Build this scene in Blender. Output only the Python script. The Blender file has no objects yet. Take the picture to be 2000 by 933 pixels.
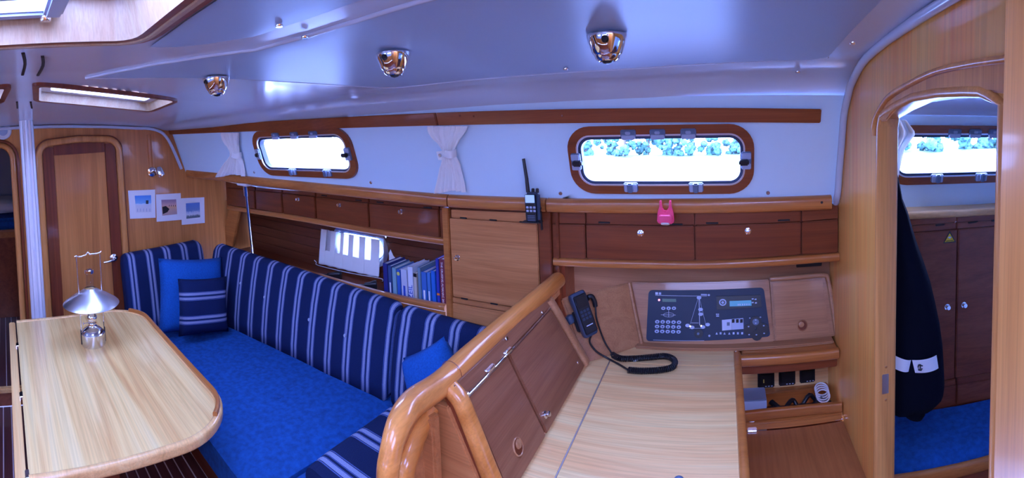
import bpy, bmesh, math, random
from mathutils import Vector, Matrix, noise

# ------------------------------------------------------------------ camera
# phone panorama: central cylindrical projection, 2000 x 933 frame
F, XB, Y0, PITCH, ROLL = 895.9, 1412.4, 272.4, -.05035, .03971
EYE = Vector((0, 0, 1.67))
scene = bpy.context.scene
C = scene.collection

def _rot(d):
    x, y, z = d
    c, s = math.cos(ROLL), math.sin(ROLL); x, z = x*c+z*s, -x*s+z*c
    c, s = math.cos(PITCH), math.sin(PITCH); y, z = y*c-z*s, y*s+z*c
    h = (1000-XB)/F; c, s = math.cos(h), math.sin(h)
    return Vector((x*c+y*s, -x*s+y*c, z))

cam_d = bpy.data.cameras.new('camera')
cam = bpy.data.objects.new('camera', cam_d); C.objects.link(cam)
cam_d.type = 'PANO'
cam_d.panorama_type = 'CENTRAL_CYLINDRICAL'
cam_d.central_cylindrical_radius = 1.0
cam_d.central_cylindrical_range_u_min = -1000/F
cam_d.central_cylindrical_range_u_max = 1000/F
cam_d.central_cylindrical_range_v_min = -(933-Y0)/F
cam_d.central_cylindrical_range_v_max = Y0/F
cam_d.clip_start = .02; cam_d.clip_end = 500
ax, up, bk = _rot((1, 0, 0)), _rot((0, 0, 1)), -_rot((0, 1, 0))
m = Matrix((ax, up, bk)).transposed().to_4x4(); m.translation = EYE
cam.matrix_world = m
scene.camera = cam

# ------------------------------------------------------------------ world + exposure
w = bpy.data.worlds.new('world'); scene.world = w; w.use_nodes = True
bgn = w.node_tree.nodes['Background']
bgn.inputs[0].default_value = (.305, .41, 1.0, 1)
bgn.inputs[1].default_value = 24.5
# sky portals in the cabin's openings (they only guide the daylight, they add none)
def portal(loc, size, nrm):
    l = bpy.data.lights.new('sky_portal', 'AREA'); l.shape = 'RECTANGLE'; l.size, l.size_y = size
    o = bpy.data.objects.new('sky_portal', l); C.objects.link(o); l.cycles.is_portal = True
    o.location = loc; o.rotation_euler = Vector((0, 0, -1)).rotation_difference(Vector(nrm)).to_euler()
portal((-.69, 0, 2.06), (.62, .64), (0, 0, -1))
portal((.33, -.05, 1.97), (.66, .80), (0, 0, -1))
portal((-.185, -1.44, 1.52), (.14, .87), (0, 1, 0))  # this and the next stand in the added starboard window gaps
portal((-1.55, -1.44, 1.52), (.14, .70), (0, 1, 0))
portal((-.22, 1.64, 1.50), (.66, .26), (0, -1, 0))
portal((-1.85, 1.52, 1.50), (.74, .26), (.15, -1, 0))
portal((1.05, 1.68, 1.50), (.8, .3), (-.2, -1, 0))
scene.view_settings.view_transform = 'Standard'
scene.view_settings.look = 'None'
scene.view_settings.gamma = 1
scene.view_settings.exposure = 0.40

# ------------------------------------------------------------------ measuring helpers (frame pixel -> point on a known surface)
def ray(x, y):
    a = (x-1000)/F
    return _rot((math.sin(a), math.cos(a), -(y-Y0)/F))
def oz(x, y, z): d = ray(x, y); return EYE+d*((z-EYE.z)/d.z)
def ox(x, y, X): d = ray(x, y); return EYE+d*(X/d.x)
def oy(x, y, Y): d = ray(x, y); return EYE+d*(Y/d.y)
def opl(x, y, p, n): d = ray(x, y); return EYE+d*((Vector(p)-EYE).dot(n)/d.dot(n))
def osurf(x, y, fn, off=0, hi=8):          # fn(X, z) -> Y
    d = ray(x, y); lo = .05
    for _ in range(50):
        t = (lo+hi)/2; P = EYE+d*t
        if P.y > fn(P.x, P.z)+off: hi = t
        else: lo = t
    return EYE+d*lo
def lerp(a, b, t): return a+(b-a)*t
def interp(x, tab):
    if x <= tab[0][0]: return tab[0][1]
    for (a, b), (c, d) in zip(tab, tab[1:]):
        if x <= c:
            t = (x-a)/(c-a); return lerp(b, d, t)
    return tab[-1][1]

# the boat's own curves: X aft, Y to port (outboard), Z up
def Yf(X): return 1.585-.0554*max(0, -.2-X)**1.85-.03*max(0, X-.2)     # coachroof side at the ledge
def Yl(X): return 1.63-.0154*max(0, -.2-X)**1.85                      # locker fronts below the ledge
def wall_s(X, z): return Yf(X)+.025-.30*(z-1.36)                      # leaning window wall
def lock_s(X, z): return Yl(X)
def ledge_s(X, z): return Yf(X)
ZC = [(-3.2, 1.772), (-2.96, 1.79), (-1.9, 1.862), (-1.4, 1.888), (-.8, 1.903), (-.25, 1.908), (.44, 1.93), (.9, 1.94)]
def zceil(X, Y): return interp(X, ZC)-.062*Y*Y
def oceil(x, y, off=0):
    d = ray(x, y); lo, hi = .05, 6
    for _ in range(50):
        t = (lo+hi)/2; P = EYE+d*t
        if P.z > zceil(P.x, P.y)+off: hi = t
        else: lo = t
    return EYE+d*lo

# ------------------------------------------------------------------ materials
def nt(name):
    mt = bpy.data.materials.new(name); mt.use_nodes = True
    t = mt.node_tree; b = t.nodes['Principled BSDF']
    return mt, t, b
def setp(b, col=None, rough=None, metal=None, coat=None, spec=None, trans=None, ior=None):
    if col is not None: b.inputs['Base Color'].default_value = (*col, 1)
    if rough is not None: b.inputs['Roughness'].default_value = rough
    if metal is not None: b.inputs['Metallic'].default_value = metal
    if coat is not None: b.inputs['Coat Weight'].default_value = coat; b.inputs['Coat Roughness'].default_value = .08
    if spec is not None: b.inputs['Specular IOR Level'].default_value = spec
    if trans is not None: b.inputs['Transmission Weight'].default_value = trans
    if ior is not None: b.inputs['IOR'].default_value = ior
def plain(name, col, rough=.5, metal=0, coat=0, bump=0, bscale=200, emit=None, estr=1, var=0):
    mt, t, b = nt(name); setp(b, col, rough, metal, coat)
    if bump or var:
        tc = t.nodes.new('ShaderNodeTexCoord'); n = t.nodes.new('ShaderNodeTexNoise')
        n.inputs['Scale'].default_value = bscale; n.inputs['Detail'].default_value = 4
        t.links.new(tc.outputs['Object'], n.inputs['Vector'])
        if bump:
            bp = t.nodes.new('ShaderNodeBump'); bp.inputs['Strength'].default_value = bump; bp.inputs['Distance'].default_value = .002
            t.links.new(n.outputs[0], bp.inputs['Height']); t.links.new(bp.outputs[0], b.inputs['Normal'])
        if var:
            r = t.nodes.new('ShaderNodeValToRGB')
            r.color_ramp.elements[0].position = .3; r.color_ramp.elements[1].position = .7
            r.color_ramp.elements[0].color = (*[max(0, c*(1-var)) for c in col], 1)
            r.color_ramp.elements[1].color = (*[min(1, c*(1+var)) for c in col], 1)
            t.links.new(n.outputs[0], r.inputs[0]); t.links.new(r.outputs[0], b.inputs['Base Color'])
    if emit:
        b.inputs['Emission Color'].default_value = (*emit, 1); b.inputs['Emission Strength'].default_value = estr
    return mt
def wood(name, cols, axis='X', across=14, along=.7, rough=.28, coat=.5, dist=1.2):
    mt, t, b = nt(name); setp(b, None, rough+.08, 0, coat*.6, .35)
    tc = t.nodes.new('ShaderNodeTexCoord'); oi = t.nodes.new('ShaderNodeObjectInfo')
    mul = t.nodes.new('ShaderNodeMath'); mul.operation = 'MULTIPLY'; mul.inputs[1].default_value = 37
    t.links.new(oi.outputs['Random'], mul.inputs[0])
    add = t.nodes.new('ShaderNodeVectorMath'); add.operation = 'ADD'
    t.links.new(tc.outputs['Object'], add.inputs[0]); t.links.new(mul.outputs[0], add.inputs[1])
    mp = t.nodes.new('ShaderNodeMapping')
    s = [across]*3; s['XYZ'.index(axis)] = along; mp.inputs['Scale'].default_value = s
    t.links.new(add.outputs[0], mp.inputs[0])
    n = t.nodes.new('ShaderNodeTexNoise'); n.inputs['Scale'].default_value = 1; n.inputs['Detail'].default_value = 5
    n.inputs['Roughness'].default_value = .6; n.inputs['Distortion'].default_value = dist
    t.links.new(mp.outputs[0], n.inputs['Vector'])
    r = t.nodes.new('ShaderNodeValToRGB'); e = r.color_ramp.elements
    e[0].position = .30; e[1].position = .72; e[0].color = (*cols[0], 1); e[1].color = (*cols[2], 1)
    k = e.new(.5); k.color = (*cols[1], 1)
    t.links.new(n.outputs[0], r.inputs[0])
    mp2 = t.nodes.new('ShaderNodeMapping'); s2 = [across*16]*3; s2['XYZ'.index(axis)] = along*5; mp2.inputs['Scale'].default_value = s2
    t.links.new(add.outputs[0], mp2.inputs[0])
    n2 = t.nodes.new('ShaderNodeTexNoise'); n2.inputs['Scale'].default_value = 1; n2.inputs['Detail'].default_value = 2
    t.links.new(mp2.outputs[0], n2.inputs['Vector'])
    r2 = t.nodes.new('ShaderNodeValToRGB'); r2.color_ramp.elements[0].position = .35; r2.color_ramp.elements[1].position = .6
    r2.color_ramp.elements[0].color = (.72, .70, .68, 1); r2.color_ramp.elements[1].color = (1, 1, 1, 1)
    t.links.new(n2.outputs[0], r2.inputs[0])
    mx = t.nodes.new('ShaderNodeMix'); mx.data_type = 'RGBA'; mx.blend_type = 'MULTIPLY'; mx.inputs[0].default_value = .45
    t.links.new(r.outputs[0], mx.inputs[6]); t.links.new(r2.outputs[0], mx.inputs[7])
    t.links.new(mx.outputs[2], b.inputs['Base Color'])
    return mt
def stripes(name, period, segs, base, rough=.9, axis=0):
    """woven stripe cloth along UV; segs = [(from, to, colour)] in metres inside one period"""
    mt, t, b = nt(name); setp(b, base, rough, 0, 0, .2)
    tc = t.nodes.new('ShaderNodeTexCoord'); sp = t.nodes.new('ShaderNodeSeparateXYZ')
    t.links.new(tc.outputs['UV'], sp.inputs[0])
    dv = t.nodes.new('ShaderNodeMath'); dv.operation = 'DIVIDE'; dv.inputs[1].default_value = period
    t.links.new(sp.outputs[axis], dv.inputs[0])
    fr = t.nodes.new('ShaderNodeMath'); fr.operation = 'FRACT'; t.links.new(dv.outputs[0], fr.inputs[0])
    r = t.nodes.new('ShaderNodeValToRGB'); r.color_ramp.interpolation = 'CONSTANT'
    e = r.color_ramp.elements; e[0].position = 0; e[0].color = (*base, 1); e.remove(e[1])
    for a, c, col in segs:
        k = e.new(a/period); k.color = (*col, 1); k = e.new(c/period); k.color = (*base, 1)
    t.links.new(fr.outputs[0], r.inputs[0])
    n = t.nodes.new('ShaderNodeTexNoise'); n.inputs['Scale'].default_value = 350; t.links.new(tc.outputs['UV'], n.inputs['Vector'])
    r2 = t.nodes.new('ShaderNodeValToRGB'); r2.color_ramp.elements[0].position = .3; r2.color_ramp.elements[1].position = .7
    r2.color_ramp.elements[0].color = (.6, .6, .6, 1); r2.color_ramp.elements[1].color = (1, 1, 1, 1)
    t.links.new(n.outputs[0], r2.inputs[0])
    mx = t.nodes.new('ShaderNodeMix'); mx.data_type = 'RGBA'; mx.blend_type = 'MULTIPLY'; mx.inputs[0].default_value = .8
    t.links.new(r.outputs[0], mx.inputs[6]); t.links.new(r2.outputs[0], mx.inputs[7]); t.links.new(mx.outputs[2], b.inputs['Base Color'])
    bp = t.nodes.new('ShaderNodeBump'); bp.inputs['Strength'].default_value = .3; bp.inputs['Distance'].default_value = .002
    t.links.new(n.outputs[0], bp.inputs['Height']); t.links.new(bp.outputs[0], b.inputs['Normal'])
    return mt
def pane_mat(name, tint=(1, 1, 1), gloss=.07):
    mt = bpy.data.materials.new(name); mt.use_nodes = True; t = mt.node_tree; t.nodes.clear()
    o = t.nodes.new('ShaderNodeOutputMaterial'); a = t.nodes.new('ShaderNodeBsdfTransparent'); g = t.nodes.new('ShaderNodeBsdfGlossy')
    a.inputs[0].default_value = (*tint, 1); g.inputs['Roughness'].default_value = .02
    mx = t.nodes.new('ShaderNodeMixShader'); mx.inputs[0].default_value = gloss
    t.links.new(a.outputs[0], mx.inputs[1]); t.links.new(g.outputs[0], mx.inputs[2]); t.links.new(mx.outputs[0], o.inputs[0])
    return mt
def cloth_translucent(name, col, tr=.4):
    mt = bpy.data.materials.new(name); mt.use_nodes = True; t = mt.node_tree; t.nodes.clear()
    o = t.nodes.new('ShaderNodeOutputMaterial'); a = t.nodes.new('ShaderNodeBsdfDiffuse'); g = t.nodes.new('ShaderNodeBsdfTranslucent')
    a.inputs[0].default_value = (*col, 1); g.inputs[0].default_value = (*col, 1)
    mx = t.nodes.new('ShaderNodeMixShader'); mx.inputs[0].default_value = tr
    t.links.new(a.outputs[0], mx.inputs[1]); t.links.new(g.outputs[0], mx.inputs[2]); t.links.new(mx.outputs[0], o.inputs[0])
    return mt

M = {}
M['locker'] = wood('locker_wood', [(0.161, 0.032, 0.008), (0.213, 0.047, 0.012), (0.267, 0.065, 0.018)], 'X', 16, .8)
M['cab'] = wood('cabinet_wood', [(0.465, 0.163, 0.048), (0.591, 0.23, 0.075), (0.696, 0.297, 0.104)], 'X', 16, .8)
M['trimw'] = wood('trim_wood', [(0.399, 0.123, 0.027), (0.522, 0.178, 0.041), (0.627, 0.232, 0.059)], 'X', 12, .6, .22, .7)
M['raily'] = wood('rail_wood', [(0.529, 0.169, 0.031), (0.713, 0.255, 0.054), (0.874, 0.356, 0.094)], 'Y', 14, 1.2, .2, .7, .6)
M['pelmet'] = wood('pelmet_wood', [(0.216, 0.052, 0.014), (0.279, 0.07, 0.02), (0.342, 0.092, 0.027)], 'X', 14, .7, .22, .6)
M['bulk'] = wood('bulkhead_wood', [(0.502, 0.175, 0.042), (0.634, 0.236, 0.06), (0.765, 0.306, 0.084)], 'Z', 9, .5, .3, .4)
M['dark'] = wood('mahogany_dark', [(0.15, 0.03, 0.011), (0.213, 0.043, 0.014), (0.288, 0.065, 0.022)], 'Z', 18, .7)
M['darkx'] = wood('mahogany_dark_x', [(0.2, 0.043, 0.014), (0.275, 0.065, 0.02), (0.35, 0.086, 0.029)], 'X', 18, .7)
M['framez'] = wood('door_frame_wood', [(0.55, 0.207, 0.052), (0.688, 0.279, 0.074), (0.825, 0.365, 0.104)], 'Z', 16, .8)
M['table'] = wood('table_wood', [(0.799, 0.416, 0.133), (0.97, 0.648, 0.239), (0.97, 0.719, 0.312)], 'X', 11, .55, .16, .8, 1.5)
M['tabed'] = wood('table_edge_wood', [(0.763, 0.413, 0.137), (0.954, 0.552, 0.204), (0.97, 0.666, 0.272)], 'X', 14, .7, .2, .7)
M['chart'] = wood('chart_wood', [(0.91, 0.495, 0.198), (0.97, 0.624, 0.267), (0.97, 0.754, 0.355)], 'X', 14, .8, .2, .6, 1.5)
M['incl'] = wood('flap_wood', [(0.234, 0.086, 0.039), (0.296, 0.115, 0.056), (0.358, 0.151, 0.074)], 'Y', 20, 1.2, .2, .7)
M['fascia'] = wood('fascia_wood', [(0.4, 0.172, 0.074), (0.495, 0.229, 0.103), (0.571, 0.286, 0.135)], 'X', 16, .9, .22, .6)
M['afl'] = wood('aft_bulkhead_wood', [(0.97, 0.326, 0.066), (0.97, 0.444, 0.102), (0.97, 0.548, 0.138)], 'Z', 8, .5, .28, .5)
M['lidw'] = wood('bench_lid_wood', [(0.321, 0.109, 0.032), (0.408, 0.141, 0.043), (0.494, 0.186, 0.058)], 'Y', 8, .9, .3, .4, 2)
M['recess'] = wood('recess_wood', [(.30, .13, .06), (.36, .16, .075), (.43, .20, .095)], 'X', 14, .8)
M['hset'] = plain('handset_blue', (.030, .052, .10), .5)
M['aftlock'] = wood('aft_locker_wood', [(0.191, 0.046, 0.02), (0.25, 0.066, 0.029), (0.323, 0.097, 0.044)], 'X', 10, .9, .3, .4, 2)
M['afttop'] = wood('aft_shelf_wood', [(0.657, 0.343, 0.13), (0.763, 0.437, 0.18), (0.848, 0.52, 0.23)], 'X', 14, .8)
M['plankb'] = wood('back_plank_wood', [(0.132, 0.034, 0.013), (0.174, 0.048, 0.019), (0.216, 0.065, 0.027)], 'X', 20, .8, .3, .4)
M['teak'] = wood('sole_plank_wood', [(0.09, 0.03, 0.03), (0.13, 0.042, 0.04), (0.17, 0.055, 0.05)], 'X', 24, 1.0, .22, .5)
M['pink'] = wood('hatch_lining_wood', [(0.447, 0.276, 0.155), (0.492, 0.329, 0.194), (0.511, 0.382, 0.242)], 'Z', 20, 3, .3, .4)
M['holly'] = plain('holly_strip', (.72, .62, .60), .3)
M['gel'] = plain('gelcoat_blue_cast', (.55, .61, .72), .22, 0, .4, .03, 6)  # white gelcoat with the daylight's blue cast put into its colour
M['vinyl'] = plain('headliner_vinyl_blue_cast', (.36, .48, .66), .38, 0, 0, .08, 350)  # blue cast of the daylight is mixed into the headliner colour
M['wallw'] = plain('wall_vinyl_blue_cast', (.62, .82, .96), .5, 0, 0, .06, 300)  # white wall, tinted blue to carry the cast of the daylight
M['chrome'] = plain('chrome', (.85, .85, .88), .06, 1)
M['steel'] = plain('brushed_steel', (.72, .72, .75), .25, 1)
M['alu'] = plain('anodised_aluminium', (.74, .75, .82), .35, .9)
M['postm'] = plain('mast_post_alu', (.74, .75, .80), .35, .15)
M['gasket'] = plain('dark_gasket', (.03, .045, .09), .4)
M['clip'] = plain('grey_plastic_clip', (.12, .17, .27), .4)
M['clipl'] = plain('light_plastic_clip', (.38, .45, .6), .4)
M['black'] = plain('black_plastic', (.012, .013, .018), .35)
M['slot'] = plain('black_slot', (.008, .006, .006), .6)
M['glass'] = pane_mat('window_glass')
M['acryl'] = pane_mat('hatch_acrylic', (.86, .92, 1), .06)
M['denim'] = plain('blue_cloth', (.002, .078, .32), .95, 0, 0, .8, 45, var=.28)
M['denim2'] = plain('blue_cloth_bright', (.002, .095, .40), .95, 0, 0, .5, 160, var=.2)
M['navy'] = plain('jacket_navy', (.003, .004, .010), 1.0, 0, 0, .3, 90); M['navy'].node_tree.nodes['Principled BSDF'].inputs['Specular IOR Level'].default_value = .1
M['curtain'] = cloth_translucent('cream_curtain', (.96, .97, .95), .06)
M['sheer'] = cloth_translucent('white_sheer', (.85, .86, .88), .45)
M['white'] = plain('white_paper', (.86, .86, .88), .7)
M['pinkr'] = plain('pink_silicone', (.95, .07, .20), .45)
M['whitep'] = plain('white_plastic', (.8, .8, .82), .4)
PAT = [(.030, .033, (.10, .16, .42)), (.035, .048, (.32, .37, .58)), (.049, .051, (.10, .16, .42)), (.058, .060, (.10, .16, .42)), (.061, .074, (.32, .37, .58)), (.076, .079, (.10, .16, .42))]
M['stripe'] = stripes('striped_cloth', .122, PAT, (.010, .024, .10))
M['stripe_h'] = stripes('striped_cloth_pillow', .129, [(a*.94, b*.94, c) for a, b, c in PAT], (.008, .02, .09), axis=1)
M['stripe_a'] = stripes('striped_cloth_aft', .155, [(a*1.27, b*1.27, c) for a, b, c in PAT], (.010, .022, .085), axis=0)

# ------------------------------------------------------------------ object helpers
def link(name, me, mat, parent=None, smooth=False):
    o = bpy.data.objects.new(name, me); C.objects.link(o)
    if mat is not None and not me.materials: me.materials.append(M[mat] if isinstance(mat, str) else mat)
    if smooth:
        me.polygons.foreach_set('use_smooth', [True]*len(me.polygons))
    if parent is not None:
        o.parent = parent; o.matrix_parent_inverse = W(parent).inverted()
    return o
def W(o):
    mm = Matrix.Translation(o.location) @ o.rotation_euler.to_matrix().to_4x4() if o.type == 'EMPTY' else Matrix.Identity(4)
    return mm
def thing(name, label, cat, loc=(0, 0, 0), group=None):
    o = bpy.data.objects.new(name, None); C.objects.link(o); o.location = loc; o.empty_display_size = .05
    return tag(o, label, cat, group)
def tag(o, label, cat, group=None):
    o['label'] = label; o['category'] = cat
    if group: o['group'] = group
    return o
def struct(o): o['kind'] = 'structure'; return o
def bmo(name, bm, mat, parent=None, smooth=False, auto=None):
    bmesh.ops.recalc_face_normals(bm, faces=bm.faces[:])
    me = bpy.data.meshes.new(name); bm.to_mesh(me); bm.free()
    o = link(name, me, mat, parent, smooth or auto is not None)
    if auto is not None:
        try: me.set_sharp_from_angle(angle=math.radians(auto))
        except Exception: pass
    return o
def mesh(name, vs, fs, mat, parent=None, smooth=False, auto=None, uvs=None):
    me = bpy.data.meshes.new(name); me.from_pydata([tuple(v) for v in vs], [], fs); me.update()
    if uvs is not None:
        l = me.uv_layers.new(name='UVMap')
        for lp in me.loops: l.data[lp.index].uv = uvs[lp.vertex_index]
    bm = bmesh.new(); bm.from_mesh(me); bmesh.ops.recalc_face_normals(bm, faces=bm.faces[:]); bm.to_mesh(me); bm.free()
    o = link(name, me, mat, parent, smooth or auto is not None)
    if auto is not None:
        try: me.set_sharp_from_angle(angle=math.radians(auto))
        except Exception: pass
    return o
def bevel(bm, r, seg=2, ang=30):
    ed = [e for e in bm.edges if len(e.link_faces) == 2 and e.calc_face_angle(0) > math.radians(ang)]
    if r > 0 and ed: bmesh.ops.bevel(bm, geom=ed, offset=r, segments=seg, affect='EDGES', clamp_overlap=True)
def box(name, lo, hi, mat, parent=None, r=.003, seg=2, mtx=None):
    bm = bmesh.new(); bmesh.ops.create_cube(bm, size=1)
    lo, hi = Vector(lo), Vector(hi)
    for v in bm.verts: v.co = Vector([lerp(lo[i], hi[i], v.co[i]+.5) for i in range(3)])
    bevel(bm, r, seg)
    if mtx is not None: bm.transform(mtx)
    return bmo(name, bm, mat, parent, auto=35)
def plate(name, pts, ext, mat, parent=None, r=.002, seg=2, auto=35):
    """planar polygon pushed along the vector ext"""
    bm = bmesh.new(); ext = Vector(ext)
    a = [bm.verts.new(p) for p in pts]; b = [bm.verts.new(Vector(p)+ext) for p in pts]
    bm.faces.new(a); bm.faces.new(b[::-1]); n = len(pts)
    for i in range(n): bm.faces.new((a[i], b[i], b[(i+1) % n], a[(i+1) % n]))
    bmesh.ops.recalc_face_normals(bm, faces=bm.faces[:])
    if r > 0: bevel(bm, r, seg, 40)
    return bmo(name, bm, mat, parent, auto=auto)
def rr(wd, ht, r, n=5, cx=0, cy=0):
    o = []
    for k, (sx, sy) in enumerate(((1, 1), (-1, 1), (-1, -1), (1, -1))):
        for i in range(n+1):
            a = math.pi/2*(k+i/n)
            o.append((cx+sx*(wd/2-r)+r*math.cos(a), cy+sy*(ht/2-r)+r*math.sin(a)))
    return o
def sweep(name, pts, prof, mat, parent=None, up=(0, 0, 1), loop=False, cap=True, smooth=True, scl=None, uv=False, ang=40):
    up = Vector(up); pts = [Vector(p) for p in pts]; n = len(pts); k = len(prof); vs = []; fs = []; uvs = []; L = 0
    pl = [0]
    for i in range(k): pl.append(pl[-1]+math.dist(prof[i], prof[(i+1) % k]))
    for i, p in enumerate(pts):
        a = pts[(i-1) % n] if (loop or i > 0) else p; b = pts[(i+1) % n] if (loop or i < n-1) else p
        t = (b-a).normalized(); s = t.cross(up)
        if s.length < 1e-5: s = t.cross(Vector((0, 1, 0)))
        s.normalize(); u = s.cross(t)
        if i: L += (p-pts[i-1]).length
        sc = scl[i] if scl else 1
        for j, (x, y) in enumerate(prof):
            vs.append(p+s*x*sc+u*y*sc); uvs.append((L, pl[j]))
    for i in range(n if loop else n-1):
        for j in range(k):
            fs.append((i*k+j, i*k+(j+1) % k, ((i+1) % n)*k+(j+1) % k, ((i+1) % n)*k+j))
    if cap and not loop:
        fs.append(tuple(range(k))); fs.append(tuple(range((n-1)*k, n*k)))
    return mesh(name, vs, fs, mat, parent, auto=ang if smooth else None, uvs=uvs if uv else None)
def circ(r, n=12): return [(r*math.cos(2*math.pi*i/n), r*math.sin(2*math.pi*i/n)) for i in range(n)]
def tube(name, pts, r, mat, parent=None, n=10, loop=False, up=(0, 0, 1), scl=None):
    return sweep(name, pts, circ(r, n), mat, parent, up, loop, scl=scl, ang=60)
def smoothpath(pts, k=6):
    pts = [Vector(p) for p in pts]; o = []
    for i in range(len(pts)-1):
        p0 = pts[max(0, i-1)]; p1 = pts[i]; p2 = pts[i+1]; p3 = pts[min(len(pts)-1, i+2)]
        for j in range(k):
            t = j/k
            o.append(.5*((2*p1)+(p2-p0)*t+(2*p0-5*p1+4*p2-p3)*t*t+(3*p1-p0-3*p2+p3)*t**3))
    return o+[pts[-1]]
def lathe(name, prof, mat, parent=None, loc=(0, 0, 0), axis=(0, 0, 1), n=24, auto=35):
    ax = Vector(axis).normalized(); q = Vector((0, 0, 1)).rotation_difference(ax); loc = Vector(loc); vs = []; fs = []; k = len(prof)
    for i in range(n):
        a = 2*math.pi*i/n
        for r, z in prof: vs.append(loc+q @ Vector((r*math.cos(a), r*math.sin(a), z)))
    for i in range(n):
        for j in range(k-1):
            fs.append((i*k+j, ((i+1) % n)*k+j, ((i+1) % n)*k+j+1, i*k+j+1))
    bm = bmesh.new(); V = [bm.verts.new(v) for v in vs]
    for f in fs:
        try: bm.faces.new([V[x] for x in f])
        except ValueError: pass
    bmesh.ops.remove_doubles(bm, verts=bm.verts[:], dist=1e-5)
    return bmo(name, bm, mat, parent, auto=auto)
def slab_on(name, fn, X0, X1, z0, z1, t, mat, parent=None, off=0, n=None, r=.003, z0b=None, z1b=None):
    """curved board lying on the surface Y = fn(X, z) + off, t thick towards the cabin; z0b/z1b: heights at X1"""
    z0b = z0 if z0b is None else z0b; z1b = z1 if z1b is None else z1b
    n = n or max(1, int((X1-X0)/.12)); bm = bmesh.new(); R = []
    for i in range(n+1):
        u = i/n; X = lerp(X0, X1, u); a = lerp(z0, z0b, u); b = lerp(z1, z1b, u)
        R.append([bm.verts.new((X, fn(X, z)+off-d, z)) for z, d in ((a, 0), (b, 0), (b, t), (a, t))])
    for p, q in zip(R, R[1:]):
        for j in range(4): bm.faces.new((p[j], p[(j+1) % 4], q[(j+1) % 4], q[j]))
    bm.faces.new(R[0]); bm.faces.new(R[-1][::-1])
    bmesh.ops.recalc_face_normals(bm, faces=bm.faces[:]); bevel(bm, r, 2, 40)
    return bmo(name, bm, mat, parent, auto=35)
def slab_px(name, fn, x0, x1, tl, tr, bl, br, t, mat, parent=None, off=0, r=.003):
    """slab_on with its four corners read from the frame: columns x0, x1; rows tl, tr, bl, br"""
    A = osurf(x0, (tl+bl)/2, fn, off-t); B = osurf(x1, (tr+br)/2, fn, off-t)
    return slab_on(name, fn, A.x, B.x, osurf(x0, bl, fn, off-t).z, osurf(x0, tl, fn, off-t).z, t, mat, parent, off, None, r,
                   osurf(x1, br, fn, off-t).z, osurf(x1, tr, fn, off-t).z)
def knob(parent, P, nrm, r=.011, name='knob', mat='chrome'):
    return lathe(name, [(0, 0), (r, 0), (r, .003), (r*.55, .004), (r*.5, .010), (r*.75, .013), (r*.7, .017), (0, .018)], mat, parent, P, nrm, 14)
def disc(name, P, nrm, r, h, mat, parent, n=16): return lathe(name, [(0, 0), (r, 0), (r, h*.7), (r*.85, h), (0, h)], mat, parent, P, nrm, n)
_txt = {}
def text(name, s, size, P, u, n, mat, parent, align='LEFT', depth=.0006):
    key = (s, size, align)
    if key not in _txt:
        cu = bpy.data.curves.new('t', 'FONT'); cu.body = s; cu.size = size; cu.extrude = depth; cu.align_x = align; cu.align_y = 'CENTER'; cu.resolution_u = 2
        ob = bpy.data.objects.new('t', cu); C.objects.link(ob); bpy.context.view_layer.update()
        me = bpy.data.meshes.new_from_object(ob.evaluated_get(bpy.context.evaluated_depsgraph_get()))
        bpy.data.objects.remove(ob); bpy.data.curves.remove(cu); _txt[key] = me
    me = _txt[key].copy(); me.materials.clear()
    u = Vector(u).normalized(); n = Vector(n).normalized(); v = n.cross(u).normalized(); u = v.cross(n)
    mm = Matrix((u, v, n)).transposed().to_4x4(); mm.translation = Vector(P); me.transform(mm)
    return link(name, me, mat, parent)
def pillow(name, wd, ht, th, mat, parent, mtx, n=14, pinch=.12, uvo=0):
    vs = []; fs = []; uvs = []
    for side in (1, -1):
        for i in range(n+1):
            for j in range(n+1):
                x = 2*i/n-1; y = 2*j/n-1
                e = ((1-x**4)*(1-y**4))**.5
                px = x*wd/2*(1-pinch*(1-y*y)*.45*abs(x)**3); py = y*ht/2*(1-pinch*(1-x*x)*.45*abs(y)**3)
                wz = .012*noise.noise(Vector((px*9, py*9, side*3+wd*7)))
                vs.append(mtx @ Vector((px, py, side*(th/2*e)+wz*e))); uvs.append((px+wd/2, py+ht/2+uvo))
    k = (n+1)**2
    for s in (0, 1):
        for i in range(n):
            for j in range(n):
                a = s*k+i*(n+1)+j; f = (a, a+n+1, a+n+2, a+1); fs.append(f if s == 0 else f[::-1])
    me = bpy.data.meshes.new(name); me.from_pydata([tuple(v) for v in vs], [], fs); me.update()
    l = me.uv_layers.new(name='UVMap')
    for lp in me.loops: l.data[lp.index].uv = uvs[lp.vertex_index]
    bm = bmesh.new(); bm.from_mesh(me); bmesh.ops.remove_doubles(bm, verts=bm.verts[:], dist=1e-5); bm.to_mesh(me); bm.free()
    return link(name, me, mat, parent, True)
def basis(o, u, v):
    u = Vector(u).normalized(); n = u.cross(Vector(v)).normalized(); v = n.cross(u)
    mm = Matrix((u, v, n)).transposed().to_4x4(); mm.translation = Vector(o); return mm
def ring_plate(name, fr, outer, inner, t, mat, parent, off=0):
    """flat ring between two loops of (a, b) mapped by fr(a, b, d); d towards the cabin"""
    k = len(outer); vs = []; fs = []
    for d in (off, off+t):
        for lp in (outer, inner): vs += [fr(a, b, d) for a, b in lp]
    for i in range(k):
        j = (i+1) % k
        for q in ((0, k), (k, 3*k), (3*k, 2*k), (2*k, 0)): fs.append((q[0]+i, q[0]+j, q[1]+j, q[1]+i))
    return mesh(name, vs, fs, mat, parent, auto=40)

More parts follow.
